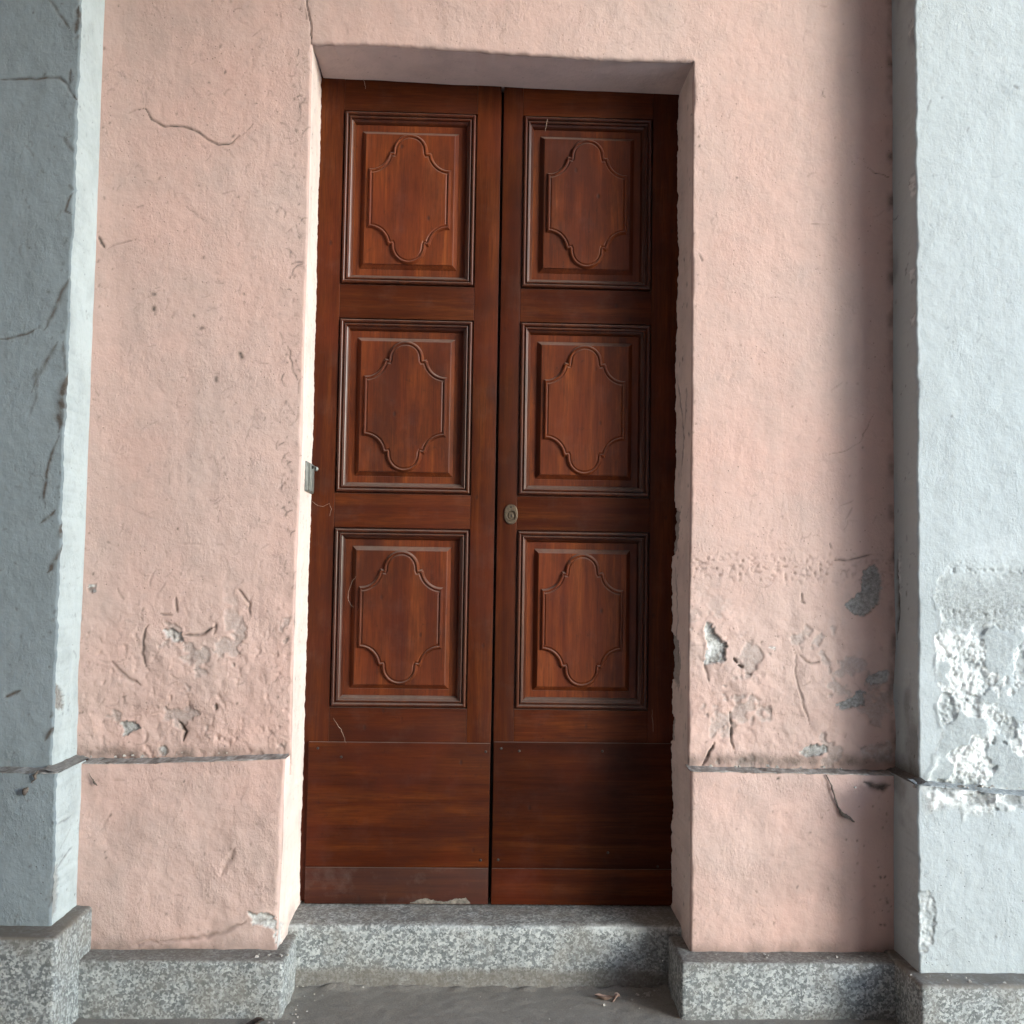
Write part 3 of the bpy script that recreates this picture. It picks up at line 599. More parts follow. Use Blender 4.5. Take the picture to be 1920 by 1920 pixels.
def peel(X, Z, W):
    sh = X.shape; P = np.stack([X.ravel(), Z.ravel()], 1); h = np.zeros(len(P))
    i = np.nonzero((P[:, 0] > 1.18) & (P[:, 1] < 1.40))[0]
    if len(i):
        p = P[i]; x, z = p[:, 0], p[:, 1]; q = np.array(PEEL)
        D, _ = seg_dist(p, np.vstack([q, q[:1]]))
        D = np.where(in_poly(p, PEEL), D, -D)+.007*fbm(x, z, 70, 4, 90)+.006*fbm(x, z, 20, 3, 88)
        up = sstep(1.15, 1.245, z+.07*fbm(x, z, 11, 4, 91)+.05*(x-1.3))           # the upper rim fades out, it is only sandy
        f = sstep(-.002, .003, D)
        n1 = fbm(x, z, 125, 3, 92); n2 = fbm(x, z+.02*fbm(x, z, 30, 2, 79), 19, 6, 93, .62); n3 = fbm(x, z, 12, 3, 94)
        sandy = sstep(1.035, 1.06, z+.035*fbm(x, z, 16, 4, 89)-.10*(x-1.3))                                    # grey sandy render above, salt crust below
        isl = sstep(.03, .10, n3+.3*n2)*(1-sandy)                      # islands of old smooth coat left standing
        crust = (1-sandy)*(1-isl); tn = n2+.22*n1; terr = sstep(-.26, -.22, tn)+sstep(-.04, -.01, tn)+.8*sstep(.16, .19, tn)
        band = sstep(.035, .0, np.abs(z-1.20))+sstep(.03, 0, np.abs(z-1.085))
        h[i] = f*(-.0075+sandy*(1-up)*(.004*np.abs(n1)*np.clip(band+.25, 0, 1))-sandy*np.clip(n1-.15, 0, 1)*.012*np.clip(band, 0, 1)+up*.0075
                  +crust*(.0026*terr-.002+.004*n2+.0022*n1)+isl*(.0055+.003*n2))
        rim = np.exp(-((D+.004)/.005)**2)*(1-up); h[i] += rim*.003*sstep(-.2, .3, fbm(x, z, 22, 3, 87))
        w = W.reshape(-1, 4)
        w[i, 1] = np.maximum(w[i, 1], f*(1-up)*np.clip(sandy*(.80+.5*fbm(x, z, 9, 4, 85))+isl*.45+crust*.55, 0, 1))
        w[i, 2] = np.maximum(w[i, 2], f*(crust*np.clip(.15+.42*terr, 0, 1)*(.78+.5*fbm(x, z, 9, 3, 84))+sandy*.10+np.exp(-((D-.006)/.005)**2)*.6*(1-up)*sstep(-.1, .3, fbm(x, z, 26, 3, 86))))
        crev = f*crust*sstep(-.24, -.5, tn)*.15+f*(1-up)*sandy*np.clip(n1-.25, 0, 1)*.45*np.clip(band, 0, 1)
        w[i, 0] = np.maximum(w[i, 0], np.clip(crev, 0, .7)); w[i, 0] = np.maximum(w[i, 0], np.exp(-((D+.001)/.003)**2)*.45*(1-up))
    return h.reshape(sh)
FRb = Field(); FRb.hairs(14, (1.17, 1.55, .2, .6), 61, dirt=(.08, .25)); FRb.specks(25, (1.17, 1.55, .18, .6), 62, size=(.001, .0025))
FRb.patch([(1.159,0.36),(1.187,0.366),(1.198,0.336),(1.208,0.302),(1.205,0.261),(1.194,0.227),(1.176,0.2),(1.158,0.2)], depth=.003, bare=.45, white=.45)
FRb.patch([(1.27,0.608),(1.313,0.62),(1.363,0.617),(1.358,0.591),(1.372,0.573),(1.341,0.565),(1.299,0.586)], depth=.004, bare=.8, white=.35)
def peel_low(X, Z, W):
    c = sstep(.555, .60, Z+.03*fbm(X, Z, 16, 3, 95)+.02*fbm(X, Z, 50, 3, 96))*sstep(1.155, 1.20, X)
    n2 = fbm(X, Z, 30, 4, 97)
    W[..., 2] = np.maximum(W[..., 2], c*sstep(-.3, .1, n2)*.9); W[..., 1] = np.maximum(W[..., 1], c*.6); W[..., 0] = np.maximum(W[..., 0], c*sstep(0, -.4, n2)*.35)
    return c*(.010*n2+.003)
FRr = Field(); FRr.specks(30, (-.15, -.01, .66, 2.8), 63, dirt=(.4, .9), size=(.0015, .005)); FRr.hairs(12, (-.14, -.02, .7, 2.8), 64, dirt=(.3, .7))
FRr.stroke([(-.03, 1.25), (-.02, 1.18), (-.028, 1.08), (-.015, 1.0)], .008, .006, .9); FRr.patch([(-.05, 1.26), (-.03, 1.26), (-.035, 1.14), (-.05, 1.12)], depth=-.002, bare=.2, white=.5)
for z in (2.72, 2.30, 2.27, 2.03, 1.9): FRr.patch([(-.155, z), (-.12, z-.005), (-.125, z-.03), (-.155, z-.035)], depth=-.003, bare=.3, white=.6, rag=.008)
def ret_dirt(Y, Z, W): W[..., 0] = np.maximum(W[..., 0], np.clip(.5*sstep(.2, .6, fbm(Y, Z*.6, 8, 4, 98))+sstep(.70, .64, Z)*sstep(.55, .62, Z)*.7, 0, .85))
def low_dirt(Y, Z, W): W[..., 0] = np.maximum(W[..., 0], np.clip(.5*sstep(.1, .6, fbm(Y, Z, 9, 4, 99)), 0, .8))
ragged = lambda x0, s_, a=.0035: (lambda z: x0+a*fbm(z, z*0, 16, 4, s_)+a*.6*fbm(z, z*0+7, 70, 2, s_))
bumpy = lambda s_: (lambda z: .004+.008*np.clip(fbm(z, z*0, 12, 3, s_), 0, 1))
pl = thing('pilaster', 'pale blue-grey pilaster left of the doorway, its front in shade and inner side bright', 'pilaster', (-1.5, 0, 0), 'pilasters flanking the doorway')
pr = thing('pilaster', 'pale blue pilaster right of the doorway with white peeling plaster low down', 'pilaster', (1.6, 0, 0), 'pilasters flanking the doorway')
for prt, e1, e2, e3, ztop, zjf, zp, sg in ((pl, -1.105, -1.066, -1.022, 2.999, .643, .262, 1), (pr, 1.188, 1.159, 1.130, 2.999, .618, .153, -1)):
    far = -1.85 if sg > 0 else 1.75
    e1f = ragged(e1, 101+sg); e2f = ragged(e2, 105+sg, .0045); rb = bumpy(110+sg); rb2 = bumpy(114+sg)
    zj = const(zjf) if sg > 0 else curve([(1.1, .634), (1.2, .630), (1.45, .606), (1.8, .60)], 0)
    up, lo = Acc(), Acc()
    coarse = .03
    if sg > 0:
        front(up, -.16, const(-1.32), e1f, const(.62), const(2.999), FLt, 5, rr=rb)
        front(up, -.16, const(far), const(-1.3205), const(.62), const(2.999), Field(), 5, step=coarse)
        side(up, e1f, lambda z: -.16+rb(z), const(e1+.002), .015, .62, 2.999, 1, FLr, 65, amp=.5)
        front(lo, -.22, const(-1.32), e2f, const(.24), zj, FLb, 6, rr=rb2, ledge=(0, .75))
        front(lo, -.22, const(far), const(-1.3205), const(.24), zj, Field(), 6, step=coarse, ledge=(0, .75))
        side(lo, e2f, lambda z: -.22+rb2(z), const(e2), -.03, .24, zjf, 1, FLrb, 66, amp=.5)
    else:
        front(up, -.16, e1f, const(1.50), const(.60), const(2.999), FRt, 7, rl=rb, rough=peel, step=.0030)
        front(up, -.16, const(1.5), const(far), const(.60), const(2.999), Field(), 7, step=.0045, rough=peel)
        side(up, e1f, lambda z: -.16+rb(z), const(e1), .015, .60, 2.999, -1, FRr, 67, wearf=ret_dirt, amp=.6)
        front(lo, -.22, e2f, const(1.56), const(.14), zj, FRb, 8, rl=rb2, rough=peel_low, ledge=(0, .35), step=.0030)
        front(lo, -.22, const(1.5605), const(far), const(.14), zj, Field(), 8, step=.006, ledge=(0, .35), rough=peel_low)
        side(lo, e2f, lambda z: -.22+rb2(z), const(e2), -.03, .14, .632, -1, FRb, 68, wearf=low_dirt, amp=.5)
    # ledge on the return, and the outer side with the body behind
    zj0 = zjf if sg > 0 else .632
    yy = np.linspace(-.212, .0, 20)[:, None]; kk = np.linspace(0, 1, 8)[None]
    Xl = (e2 + (e1-e2)*kk*1.15)+0*yy; Zl = zj0+.010*kk+.003*fbm(yy+0*kk, kk+0*yy, 30, 2, 6); Wl = np.zeros(Xl.shape+(4,)); Wl[..., 0] = .4 if sg > 0 else .9; Wl[..., 1] = .8
    lo.grid(Xl, yy+0*kk, Zl, Wl, flip=sg < 0)
    b0, b1 = sorted((far, e1+(-.03*sg)))
    up.box(b0, b1, -.145, .0, .66, 4.2); up.box(b0, b1, -.16, -.147, 3.0, 4.2)
    c0, c1 = sorted((far-.04*sg, e2-.03*sg)); lo.box(c0, c1, -.205, .0, .12, .612 if sg > 0 else .59)
    pm = SHADEDBLUE if sg > 0 else BLUE; up.make('shaft', pm, prt); lo.make('base', pm, prt)
    st = Acc(); d0, d1 = sorted((far-.08*sg, e3)); st.block(d0, d1, -.30, .03, -.02, zp, .010, .02, .004, 300+sg)
    for k, v in enumerate(st.V):
        st.W[k][:, 0] = np.clip(sstep(zp-.012, zp, v[:, 2])*.75+np.clip(sstep(zp-.06, zp, v[:, 2])*.6*(.35+fbm(v[:, 0]+v[:, 1], v[:, 2], 15, 3, 6)), 0, 1), 0, 1)
    st.make('plinth_stone', GRANITE, prt)

# ------------------------------------------------------------------ door step and floor
stp = Acc()
prof = [(.062, -.02), (.062, .02), (.061, .07), (.060, .12), (.060, .150), (.061, .160), (.065, .167), (.072, .171), (.085, .173), (.11, .175), (.14, .178), (.18, .181), (.22, .183), (.27, .184)]
pp = []
for (a, b), (c, d) in zip(prof, prof[1:]):
    k = max(1, int(math.hypot(c-a, d-b)/.008))
    pp += [(a+(c-a)*i/k, b+(d-b)*i/k) for i in range(k)]
pp = np.array(pp+[prof[-1]]); xs = np.linspace(-.545, .625, 160)[:, None]
X = xs+0*pp[:, 0][None]; Y = pp[:, 0][None]+0*xs; Z = pp[:, 1][None]+0*xs
dn = .003*fbm(X, Z*1.0+Y, 12, 3, 120)+.0012*fbm(X, Z+Y, 50, 3, 121)
W = np.zeros(X.shape+(4,)); edge = np.exp(-((Z-.166)/.0055)**2)
W[..., 2] = np.clip(edge*sstep(-.15, .12, fbm(X, Z*0, 14, 4, 122))*.62*(.7+.6*fbm(X, Z, 60, 3, 119)), 0, 1)
topf = sstep(.168, .172, Z); W[..., 0] = np.clip(topf*(.35+.45*fbm(X, Y, 14, 3, 123)), 0, .8)
W[..., 0] = np.maximum(W[..., 0], np.clip(sstep(.062, .038, Z+.01*fbm(X, X*0, 8, 2, 4))*.75, 0, .8))
W[..., 0] = np.maximum(W[..., 0], sstep(.40, .60, X)*topf*.8)
W[..., 0] = np.maximum(W[..., 0], .9*np.exp(-((X-.022-.004*fbm(Y, Z, 40, 2, 3))/.0018)**2)*sstep(.166, .17, Z)); W[..., 0] = np.maximum(W[..., 0], .9*np.exp(-(((X+.455)/.006)**2+((Z-.172)/.004)**2)))
stp.grid(X, Y-dn, Z+dn*topf, W)
dsx = stp.make('door_step', GRANITE, None)
tag(dsx, 'speckled grey granite threshold step under the double door, pale along its worn edge', 'door step')

F = Acc(); xs = np.linspace(-1.9, 1.9, 380)[:, None]; ys = np.linspace(-.82, .075, 120)[None]; X = xs+0*ys; Y = ys+0*xs
Z = .003*fbm(X, Y, 6, 4, 130)+.0018*fbm(X, Y, 40, 3, 131)+.016*sstep(-.02, .06, Y)*0
d = np.minimum(np.abs(X+.494)+(Y < -.14)*9, np.abs(X-.556)+(Y < -.14)*9); Z = Z+.012*sstep(.035, 0, np.minimum(d, np.abs(Y-.06)))*np.clip(.3+fbm(X, Y, 25, 3, 132), 0, 1)
F.grid(X, Y, Z)
tag(F.make('floor', FLOOR, None, True, False), kind='structure')
G = Acc(); 
for x0, x1, y0, y1 in ((-3.9, 3.3, -4.5, -.8), (-3.9, -1.9, -.8, .04), (1.9, 3.3, -.8, .04)): G.box(x0, x1, y0, y1, -.045, -.004)
tag(G.make('unseen_fill_pavement', STREET, None, False, False), kind='structure')  # out of view, added pale to throw fill light up at the soffit
CL = Acc(); CL.box(-3.9, 3.2, -4.4, .6, 4.2, 4.5); tag(CL.make('unseen_portico_ceiling', PALE, None, False, True), kind='structure')  # unseen, added to keep the overhead sky off the wall
OW = Acc(); OW.box(-3.9, 3.2, -4.4, -4.0, -.04, 4.2); OW.box(-4.2, -3.9, -4.4, .6, -.04, 4.5); tag(OW.make('unseen_portico_wall', PALE, None, False, True), kind='structure')  # unseen, added so sky light enters from the right end only

# ------------------------------------------------------------------ the two door leaves
YF = .21
def sweep_frame(x0, x1, z0, z1, prof, back=False):
    V = []; Fc = []; n = len(prof)
    for sx, sz in ((0, 0), (1, 0), (1, 1), (0, 1)):
        for s_, d in prof:
            V.append(((x0+s_) if sx == 0 else (x1-s_), YF-d, (z0+s_) if sz == 0 else (z1-s_)))
    for c in range(4):
        e = (c+1) % 4
        for i in range(n-1): Fc.append([c*n+i, e*n+i, e*n+i+1, c*n+i+1])
    return V, Fc
def arc(cx, cy, r, a0, a1, n):
    return [(cx+r*math.cos(math.radians(a0+(a1-a0)*i/n)), cy+r*math.sin(math.radians(a0+(a1-a0)*i/n))) for i in range(n+1)]
def bead(a, b, h, base, n=7): return [((a+b)/2-(b-a)/2*math.cos(math.pi*k/n), base+h*math.sin(math.pi*k/n)) for k in range(n+1)]
MOULD = ([(0, 0), (.0006, -.009), (.0036, -.009), (.0038, -.001)]+bead(.0040, .0145, .0078, .0005)+[(.0147, -.0025), (.0165, -.0030)]+bead(.0167, .0235, .0042, -.0015, 6)
         +[(.0237, -.0070), (.0262, -.0085), (.0295, -.0115), (.0325, -.0165), (.0345, -.0210), (.0355, -.0265)])
def quarter():
    # right-hand upper quarter of the lobed cartouche, from the top round to the side
    q = arc(0, .146, .049, 90, 2, 12)
    q += [(.0492, .141), (.0505, .138), (.0600, .139), (.0612, .136)]
    q += arc(.1215, .146, .060, 190, 268, 11)[0:]
    q += [(.1215, .086)]
    return q
def cartouche_outline():
    q = quarter(); full = q+[(x, -z) for x, z in reversed(q)]
    left = [(-x, z) for x, z in reversed(full)]
    o = full+left; out = []
    for p in o:
        if not out or math.hypot(p[0]-out[-1][0], p[1]-out[-1][1]) > 1e-4: out.append(p)
    if math.hypot(out[0][0]-out[-1][0], out[0][1]-out[-1][1]) < 1e-4: out.pop()
    return np.array(out)                       # clockwise seen from the front
CO = cartouche_outline()
def normals(o):
    a = o-np.roll(o, 1, 0); b = np.roll(o, -1, 0)-o
    na = np.stack([a[:, 1], -a[:, 0]], 1); nb = np.stack([b[:, 1], -b[:, 0]], 1)
    na /= np.linalg.norm(na, axis=1)[:, None]; nb /= np.linalg.norm(nb, axis=1)[:, None]
    n = na+nb; n /= np.maximum(np.linalg.norm(n, axis=1)[:, None], .3); c = (n*na).sum(1); return n/np.clip(c, .6, 1)[:, None]
CN = normals(CO)                               # right of travel on a clockwise outline = inward
CPROF = [(-.0065, -.0004), (-.0058, .0010), (-.0030, .0060), (-.0010, .0088), (.0012, .0092), (.0030, .0076), (.0040, .0046), (.0056, .0042), (.0078, .0062), (.0098, .0072)]
def panel(leaf, x0, x1, z0, z1):
    m = .0345
    fx0, fx1, fz0, fz1 = x0+m, x1-m, z0+m, z1-m
    # flat border, bevel and raised field
    prof = [(-.004, -.0225), (.020, -.0225), (.0205, -.0240), (.0220, -.0225), (.0330, -.0110), (.0336, -.0075), (.0350, -.0070)]
    V, Fc = sweep_frame(fx0, fx1, fz0, fz1, prof); n = len(prof); Fc.append([3*n+n-1, 2*n+n-1, n+n-1, n-1][::-1])
    p = mk('panel', V, Fc, WOODP, leaf)
    V, Fc = sweep_frame(x0, x1, z0, z1, MOULD); mk('moulding', V, Fc, WOODM, p)
    cx = (x0+x1)/2; cz = (z0+z1)/2; base = -.0070; sx = (x1-x0)/.412; sz = (z1-z0)/.535
    V = []; Fc = []; k = len(CO)
    for s_, d in CPROF:
        o = CO+CN*s_
        V += [(cx+a*sx, YF-base-d, cz+b*sz) for a, b in o]
    for j in range(len(CPROF)-1):
        for i in range(k):
            e = (i+1) % k; Fc.append([j*k+i, j*k+e, (j+1)*k+e, (j+1)*k+i][::-1])
    Fc.append([(len(CPROF)-1)*k+i for i in range(k)][::-1])
    mk('cartouche', V, Fc, WOODP, p)
def board(leaf, name, x0, x1, z0, z1, mat, y0=YF, th=.045, r=.0012):
    b = Acc(); b.block(x0, x1, y0, y0+th, z0, z1, r, .4); return b.make(name, mat, leaf, False, False)
ROWS = [(.760, 1.300), (1.404, 1.941), (2.045, 2.589)]
leaves = []
for side_, (xa, xb, pa, pb, lab) in enumerate((
        (-.532, .0445, -.440, -.029, 'left mahogany leaf of the double door, dirty and paint smeared at its foot'),
        (.0525, .625, .113, .518, 'right mahogany leaf of the double door, with an oval brass lock'))):
    lf = thing('door_leaf', lab, 'door', ((xa+xb)/2, YF, .186), 'leaves of the double door'); leaves.append(lf)
    board(lf, 'stile', xa, pa-.0003, .190, 2.72, WOODV); board(lf, 'stile', pb+.0003, xb, .190, 2.72, WOODV)
    zz = [.190]+[v for r in ROWS for v in r]+[2.72]
    for k in range(0, 8, 2): board(lf, 'rail', pa, pb, zz[k]+(.0 if k == 0 else .0003), zz[k+1]-(.0 if k == 6 else .0003), WOODH, YF+.0006)
    for z0, z1 in ROWS: panel(lf, pa, pb, z0, z1)
    ka, kb = (xa+.034, xb-.001) if side_ == 0 else (xb*0+xa+.001, xb-.028)
    zt = .659 if side_ == 0 else .664; zs = .292
    board(lf, 'kick_board', ka, kb, zs+.0006, zt, WOODK, YF-.011, .0105, .0018)
    board(lf, 'kick_board', ka, kb, .186, zs-.0006, WOODG if side_ == 0 else WOODK, YF-.0112, .0107, .0012)
    for nx, nz in (((.076, .645), (.13, .638), (.38, .64), (.072, .317), (.40, .34), (.55, .30)) if side_ else ((-.47, .64), (.03, .635), (-.40, .615), (.02, .315))):
        V = []; Fc = []
        for rr, dd in ((.0042, .0), (.0036, .0012), (.0018, .002)): V += [(nx+rr*math.cos(a*math.pi/4), YF-.0109-dd, nz+rr*math.sin(a*math.pi/4)) for a in range(8)]
        for j in range(2):
            for i in range(8): Fc.append([j*8+i, j*8+(i+1) % 8, (j+1)*8+(i+1) % 8, (j+1)*8+i])
        Fc.append([16+i for i in range(8)]); mk('nail', V, Fc, IRON, lf)
# dark strip behind the meeting edges
board(leaves[1], 'meeting_strip', .036, .064, .19, 2.70, IRON, YF+.047, .01)
# paint smear along the foot of the left leaf
R = random.Random(5); V = []; Fc = []; xs = np.linspace(-.187, -.008, 40); n = len(xs)
for i, x in enumerate(xs):
    t = i/(n-1); h = .017*min(1, 4*t+.1, 12*(1-t)+.2)*(.7+.3*math.sin(9*t)+R.uniform(-.12, .12)); b0 = .1875+R.uniform(0, .001)
    V += [(x, YF-.0119, b0), (x, YF-.0122, b0+max(.003, h))]
for i in range(n-1): Fc.append([2*i, 2*i+2, 2*i+3, 2*i+1])
V2 = [(x, y+.0016, z) for x, y, z in V]; k = len(V); Fc += [[a+k for a in f][::-1] for f in Fc]
mk('paint_smear', V+V2, Fc, SCUFF, leaves[0])
# oval lock plate
def oval(rx, rz, cx, cz, n=28): return [(cx+rx*math.copysign(abs(math.cos(a))**.85, math.cos(a)), cz+rz*math.copysign(abs(math.sin(a))**.85, math.sin(a))) for a in [2*math.pi*i/n for i in range(n)]]
def rings(rs, n=28):
    V = []; Fc = []
    for o, y in rs: V += [(x, y, z) for x, z in o]
    for j in range(len(rs)-1):
        for i in range(n): Fc.append([j*n+i, j*n+(i+1) % n, (j+1)*n+(i+1) % n, (j+1)*n+i])
    Fc.append([(len(rs)-1)*n+i for i in range(n)]); return V, Fc
cx, cz = .0945, 1.348
V, Fc = rings([(oval(.0205, .0305, cx, cz), YF-.0005), (oval(.0203, .0302, cx, cz), YF-.0045), (oval(.0185, .0285, cx, cz), YF-.0058), (oval(.0140, .0145, cx+.001, cz-.004), YF-.0060), (oval(.0125, .0130, cx+.001, cz-.004), YF-.0045), (oval(.0118, .0122, cx+.001, cz-.004), YF-.0012)])
esc = mk('escutcheon', V, Fc, BRASS, leaves[1])
V, Fc = rings([(oval(.0078, .0078, cx, cz-.004), YF-.0008), (oval(.0076, .0076, cx, cz-.004), YF-.0042), (oval(.0066, .0066, cx, cz-.004), YF-.0048)]); mk('lock_cylinder', V, Fc, BRASS, esc)
V, Fc = rings([(oval(.0017, .0052, cx+.0008, cz-.005), YF-.0046), (oval(.0016, .005, cx+.0008, cz-.005), YF-.0052)]); mk('keyhole', V, Fc, VOID, esc)
for dz in (.0215,):
    V, Fc = rings([(oval(.003, .003, cx, cz+dz), YF-.0056), (oval(.0024, .0024, cx, cz+dz), YF-.0070)]); mk('screw', V, Fc, IRON, esc)

# metal keep on the left reveal
kp = thing('strike_plate', 'small ribbed grey metal strike plate on the bright left door reveal', 'strike plate', (-.515, .12, 1.38))
kx = float(JL_O(1.42))
K = Acc(); K.block(kx-.004, kx+.005, .075, .205, 1.399, 1.486, .002, .1); K.make('back_plate', METAL, kp, False, False)
for ya, yb, px in ((.080, .100, .0075), (.112, .132, .010), (.146, .190, .0085)):
    K = Acc(); K.block(kx+.004, kx+px, ya, yb, 1.402, 1.483, .0015, .1); K.make('rib', METAL, kp, False, False)
V, Fc = rings([(oval(.005, .006, kx+.009, 1.474, 16), .186), (oval(.007, .007, kx+.012, 1.474, 16), .190), (oval(.007, .007, kx+.012, 1.474, 16), .196), (oval(.005, .005, kx+.012, 1.474, 16), .199)], 16); mk('knob', V, Fc, METAL, kp)
V, Fc = rings([(oval(.0040, .005, kx+.0105, 1.474, 12), .140), (oval(.0036, .0045, kx+.0105, 1.474, 12), .136)], 12); mk('hole', V, Fc, VOID, kp)

# ------------------------------------------------------------------ small things
def tube(pts, rad_, n=6):
    V = []; Fc = []; P = [Vector(p) for p in pts]; m_ = len(P)
    for i, p in enumerate(P):
        t = (P[min(i+1, m_-1)]-P[max(i-1, 0)]).normalized(); a = t.cross(Vector((0.3, 1, .2))).normalized(); b = t.cross(a); r = rad_[i] if isinstance(rad_, (list, tuple)) else rad_
        V += [tuple(p+(a*math.cos(2*math.pi*k/n)+b*math.sin(2*math.pi*k/n))*r) for k in range(n)]
    for i in range(m_-1):
        for k in range(n): Fc.append([i*n+k, i*n+(k+1) % n, (i+1)*n+(k+1) % n, (i+1)*n+k])
    Fc.append(list(range(n))[::-1]); Fc.append([(m_-1)*n+k for k in range(n)]); return V, Fc
def strand(name, xz, y, rads, mat, label, cat, seed=0, lift=.004):
    if mat is STRAW: rads = [r*.62 for r in rads]
    R = random.Random(seed); p = []; rr = []
    for i, ((a, b), r) in enumerate(zip(xz, rads)):
        p.append((a, y-r*.8-R.uniform(0, lift), b)); rr.append(r)
        if i < len(xz)-1:
            c, d = xz[i+1]
            for t in (.33, .66): p.append((a+(c-a)*t+R.uniform(-.0015, .0015), y-r*.8-R.uniform(0, lift), b+(d-b)*t)); rr.append((r*(1-t)+rads[i+1]*t)*R.uniform(.7, 1.3))
    V, Fc = tube(p, rr); return tag(mk(name, V, Fc, mat, None, True, None, p[0]), label, cat)
strand('cobweb', [(0.969,0.628),(0.984,0.599),(0.992,0.57),(1.002,0.541),(1.014,0.521),(1.032,0.513),(1.047,0.501)], -.062, [.0015, .0022, .0018, .0025, .0055, .0042, .002], COBWEB, 'long gritty cobweb strand hanging below the ledge right of the door', 'cobweb', 3)
strand('cobweb', [(-1.043,0.615),(-1.034,0.601),(-1.028,0.59),(-1.019,0.581)], -.064, [.0007, .001, .003, .0012], COBWEB, 'tiny cobweb tuft below the ledge at the left end of the pink wall', 'cobweb', 4)
strand('cobweb', [(-1.111,0.652),(-1.119,0.641),(-1.116,0.633),(-1.129,0.62)], -.224, [.002, .0045, .003, .0006], COBWEB, 'short dangling cobweb under the ledge of the left pilaster', 'cobweb', 5)
strand('insect_cocoon', [(-1.136,0.609),(-1.139,0.602),(-1.142,0.594)], -.224, [.004, .0085, .005], COBWEB, 'round dusty cocoon stuck on the left pilaster below its ledge', 'cocoon', 6)
strand('straw', [(-0.426,0.73),(-0.413,0.71),(-0.402,0.697),(-0.395,0.678),(-0.386,0.656)], .199, [.0006, .0010, .0009, .0007, .0005], STRAW, 'thin dry straw caught above the kick board of the left door leaf', 'straw', 7)
strand('cobweb_thread', [(-0.37,1.153),(-0.382,1.134),(-0.391,1.108),(-0.392,1.086),(-0.385,1.068),(-0.375,1.059)], .207, [.0004, .0005, .0007, .0009, .0008, .0005], STRAW, 'curled pale thread on the lowest panel of the left door leaf', 'thread', 8)
strand('cobweb_thread', [(-0.507,1.377),(-0.49,1.364),(-0.474,1.361),(-0.455,1.371),(-0.448,1.354),(-0.453,1.333)], .207, [.0005, .0007, .0005, .0006, .0008, .0005], STRAW, 'looped pale thread on the left door stile below the strike plate', 'thread', 9)
strand('cobweb_thread', [(-0.385,2.69),(-0.379,2.673),(-0.376,2.656)], .207, [.0007, .0012, .0009], STRAW, 'short pale wisp hanging from the lintel over the left door leaf', 'thread', 10)
strand('cobweb_thread', [(0.189,2.582),(0.185,2.56),(0.182,2.538)], .207, [.0012, .0016, .0007], STRAW, 'short pale wisp on the top panel of the right door leaf', 'thread', 11)
strand('cobweb_thread', [(0.53,0.765),(0.532,0.733),(0.534,0.698)], .207, [.0006, .0008, .0006], STRAW, 'faint upright wisp by the hinge edge of the right door leaf', 'thread', 12)

def dead_leaf(x, y, ang, ln, wd, mat, label, seed):
    R = random.Random(seed); V = []; Fc = []; n = 9
    for i in range(n):
        t = i/(n-1); w_ = wd*math.sin(math.pi*min(1, t*.92+.04))**.8
        for j in (-1, -.5, 0, .5, 1):
            px = (t-.5)*ln; py = j*w_; pz = .006+.012*j*j*math.sin(3*t)+.006*math.sin(5*t+seed)+R.uniform(-.001, .001)
            V.append((x+px*math.cos(ang)-py*math.sin(ang), y+px*math.sin(ang)+py*math.cos(ang), pz))
    for i in range(n-1):
        for j in range(4): Fc.append([i*5+j, (i+1)*5+j, (i+1)*5+j+1, i*5+j+1])
    k = len(V); V += [(a, b, c-.0009) for a, b, c in V]; Fc += [[q+k for q in f][::-1] for f in Fc]
    o = mk('dead_leaf', V, Fc, mat, None, True, None, (x, y, 0)); tag(o, label, 'leaf')
dead_leaf(.365, -.02, -.25, .052, .008, LEAF, 'curled pinkish brown dead leaf on the floor before the right door leaf', 2)
dead_leaf(.397, -.028, .5, .030, .005, LEAF, 'small narrow curled leaf on the floor beside the larger dead leaf', 4)
dead_leaf(-.556, -.185, .35, .05, .014, DARKLEAF, 'dark rotten leaf on the floor at the foot of the left granite plinth', 3)

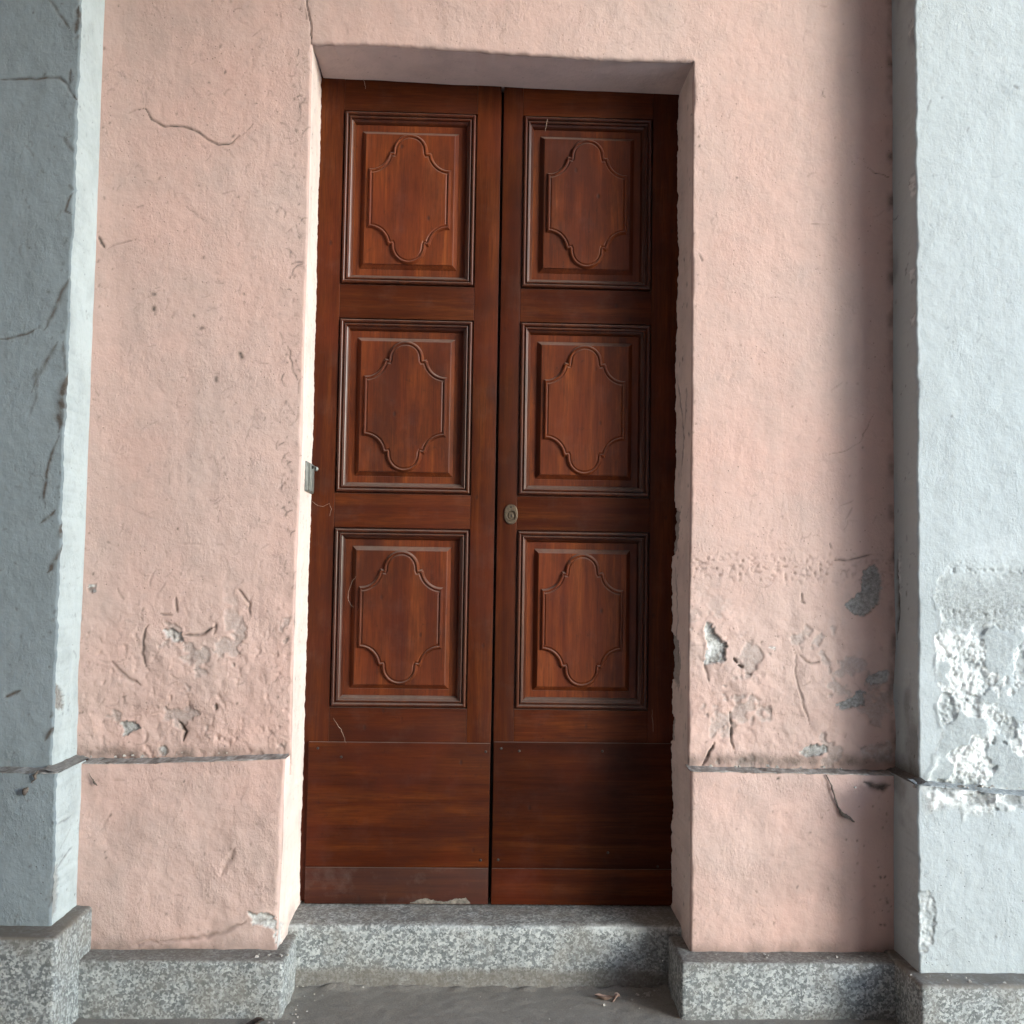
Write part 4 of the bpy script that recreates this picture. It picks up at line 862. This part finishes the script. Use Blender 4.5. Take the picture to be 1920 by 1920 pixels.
def crumbs(spots, name='plaster_crumbs'):
    V = []; Fc = []; R = random.Random(9)
    for (x, y, z, n, dx, dy, s0, s1) in spots:
        for _ in range(max(1, int(n*.6))):
            px, py = x+R.gauss(0, dx), y+R.uniform(-dy, dy); s_ = R.uniform(s0, s1); k = len(V)
            c = [(-1, -1, 0), (1, -.8, 0), (.9, 1, 0), (-.8, .9, 0), (-.6, -.5, 1), (.7, -.6, .8), (.5, .6, 1.1), (-.6, .5, .8)]; a = R.uniform(0, 6.28)
            for q in c:
                q = [v*R.uniform(.7, 1.3)*s_ for v in q]; V.append((px+q[0]*math.cos(a)-q[1]*math.sin(a), py+q[0]*math.sin(a)+q[1]*math.cos(a), z+q[2]))
            Fc += [[k+i for i in f] for f in ((0, 1, 5, 4), (1, 2, 6, 5), (2, 3, 7, 6), (3, 0, 4, 7), (4, 5, 6, 7))]
    tag(mk(name, V, Fc, CRUMB, None), kind='stuff')
crumbs([(-.55, -.10, .147, 9, .02, .02, .002, .006), (-.50, -.10, .147, 5, .01, .02, .002, .005), (.68, -.10, .147, 4, .02, .02, .001, .003), (.80, -.10, .147, 5, .01, .02, .002, .004), (1.0, -.10, .147, 10, .06, .02, .001, .005), (.75, -.1, .147, 12, .2, .03, .0008, .002),
        (.50, .02, .003, 16, .025, .025, .002, .006), (.45, -.05, .003, 14, .06, .06, .001, .003), (0, -.1, .003, 26, .35, .15, .0006, .0018), (-.46, -.05, .003, 12, .03, .1, .001, .0022), (-.48, -.15, .003, 10, .03, .03, .001, .003), (.36, -.06, .003, 1, .001, .001, .004, .005),
        (-.40, .05, .004, 16, .06, .006, .001, .003), (-.8, -.02, .66, 12, .2, .02, .0008, .0025), (-.95, -.02, .65, 14, .06, .02, .002, .005), (.68, -.03, .642, 8, .04, .015, .002, .005), (.83, -.03, .642, 6, .02, .015, .002, .006), (.98, -.03, .64, 18, .12, .015, .001, .004),
        (1.3, -.2, .625, 30, .1, .02, .002, .006), (1.42, -.26, .153, 14, .08, .03, .002, .005), (1.2, -.26, .153, 10, .04, .03, .001, .004)])
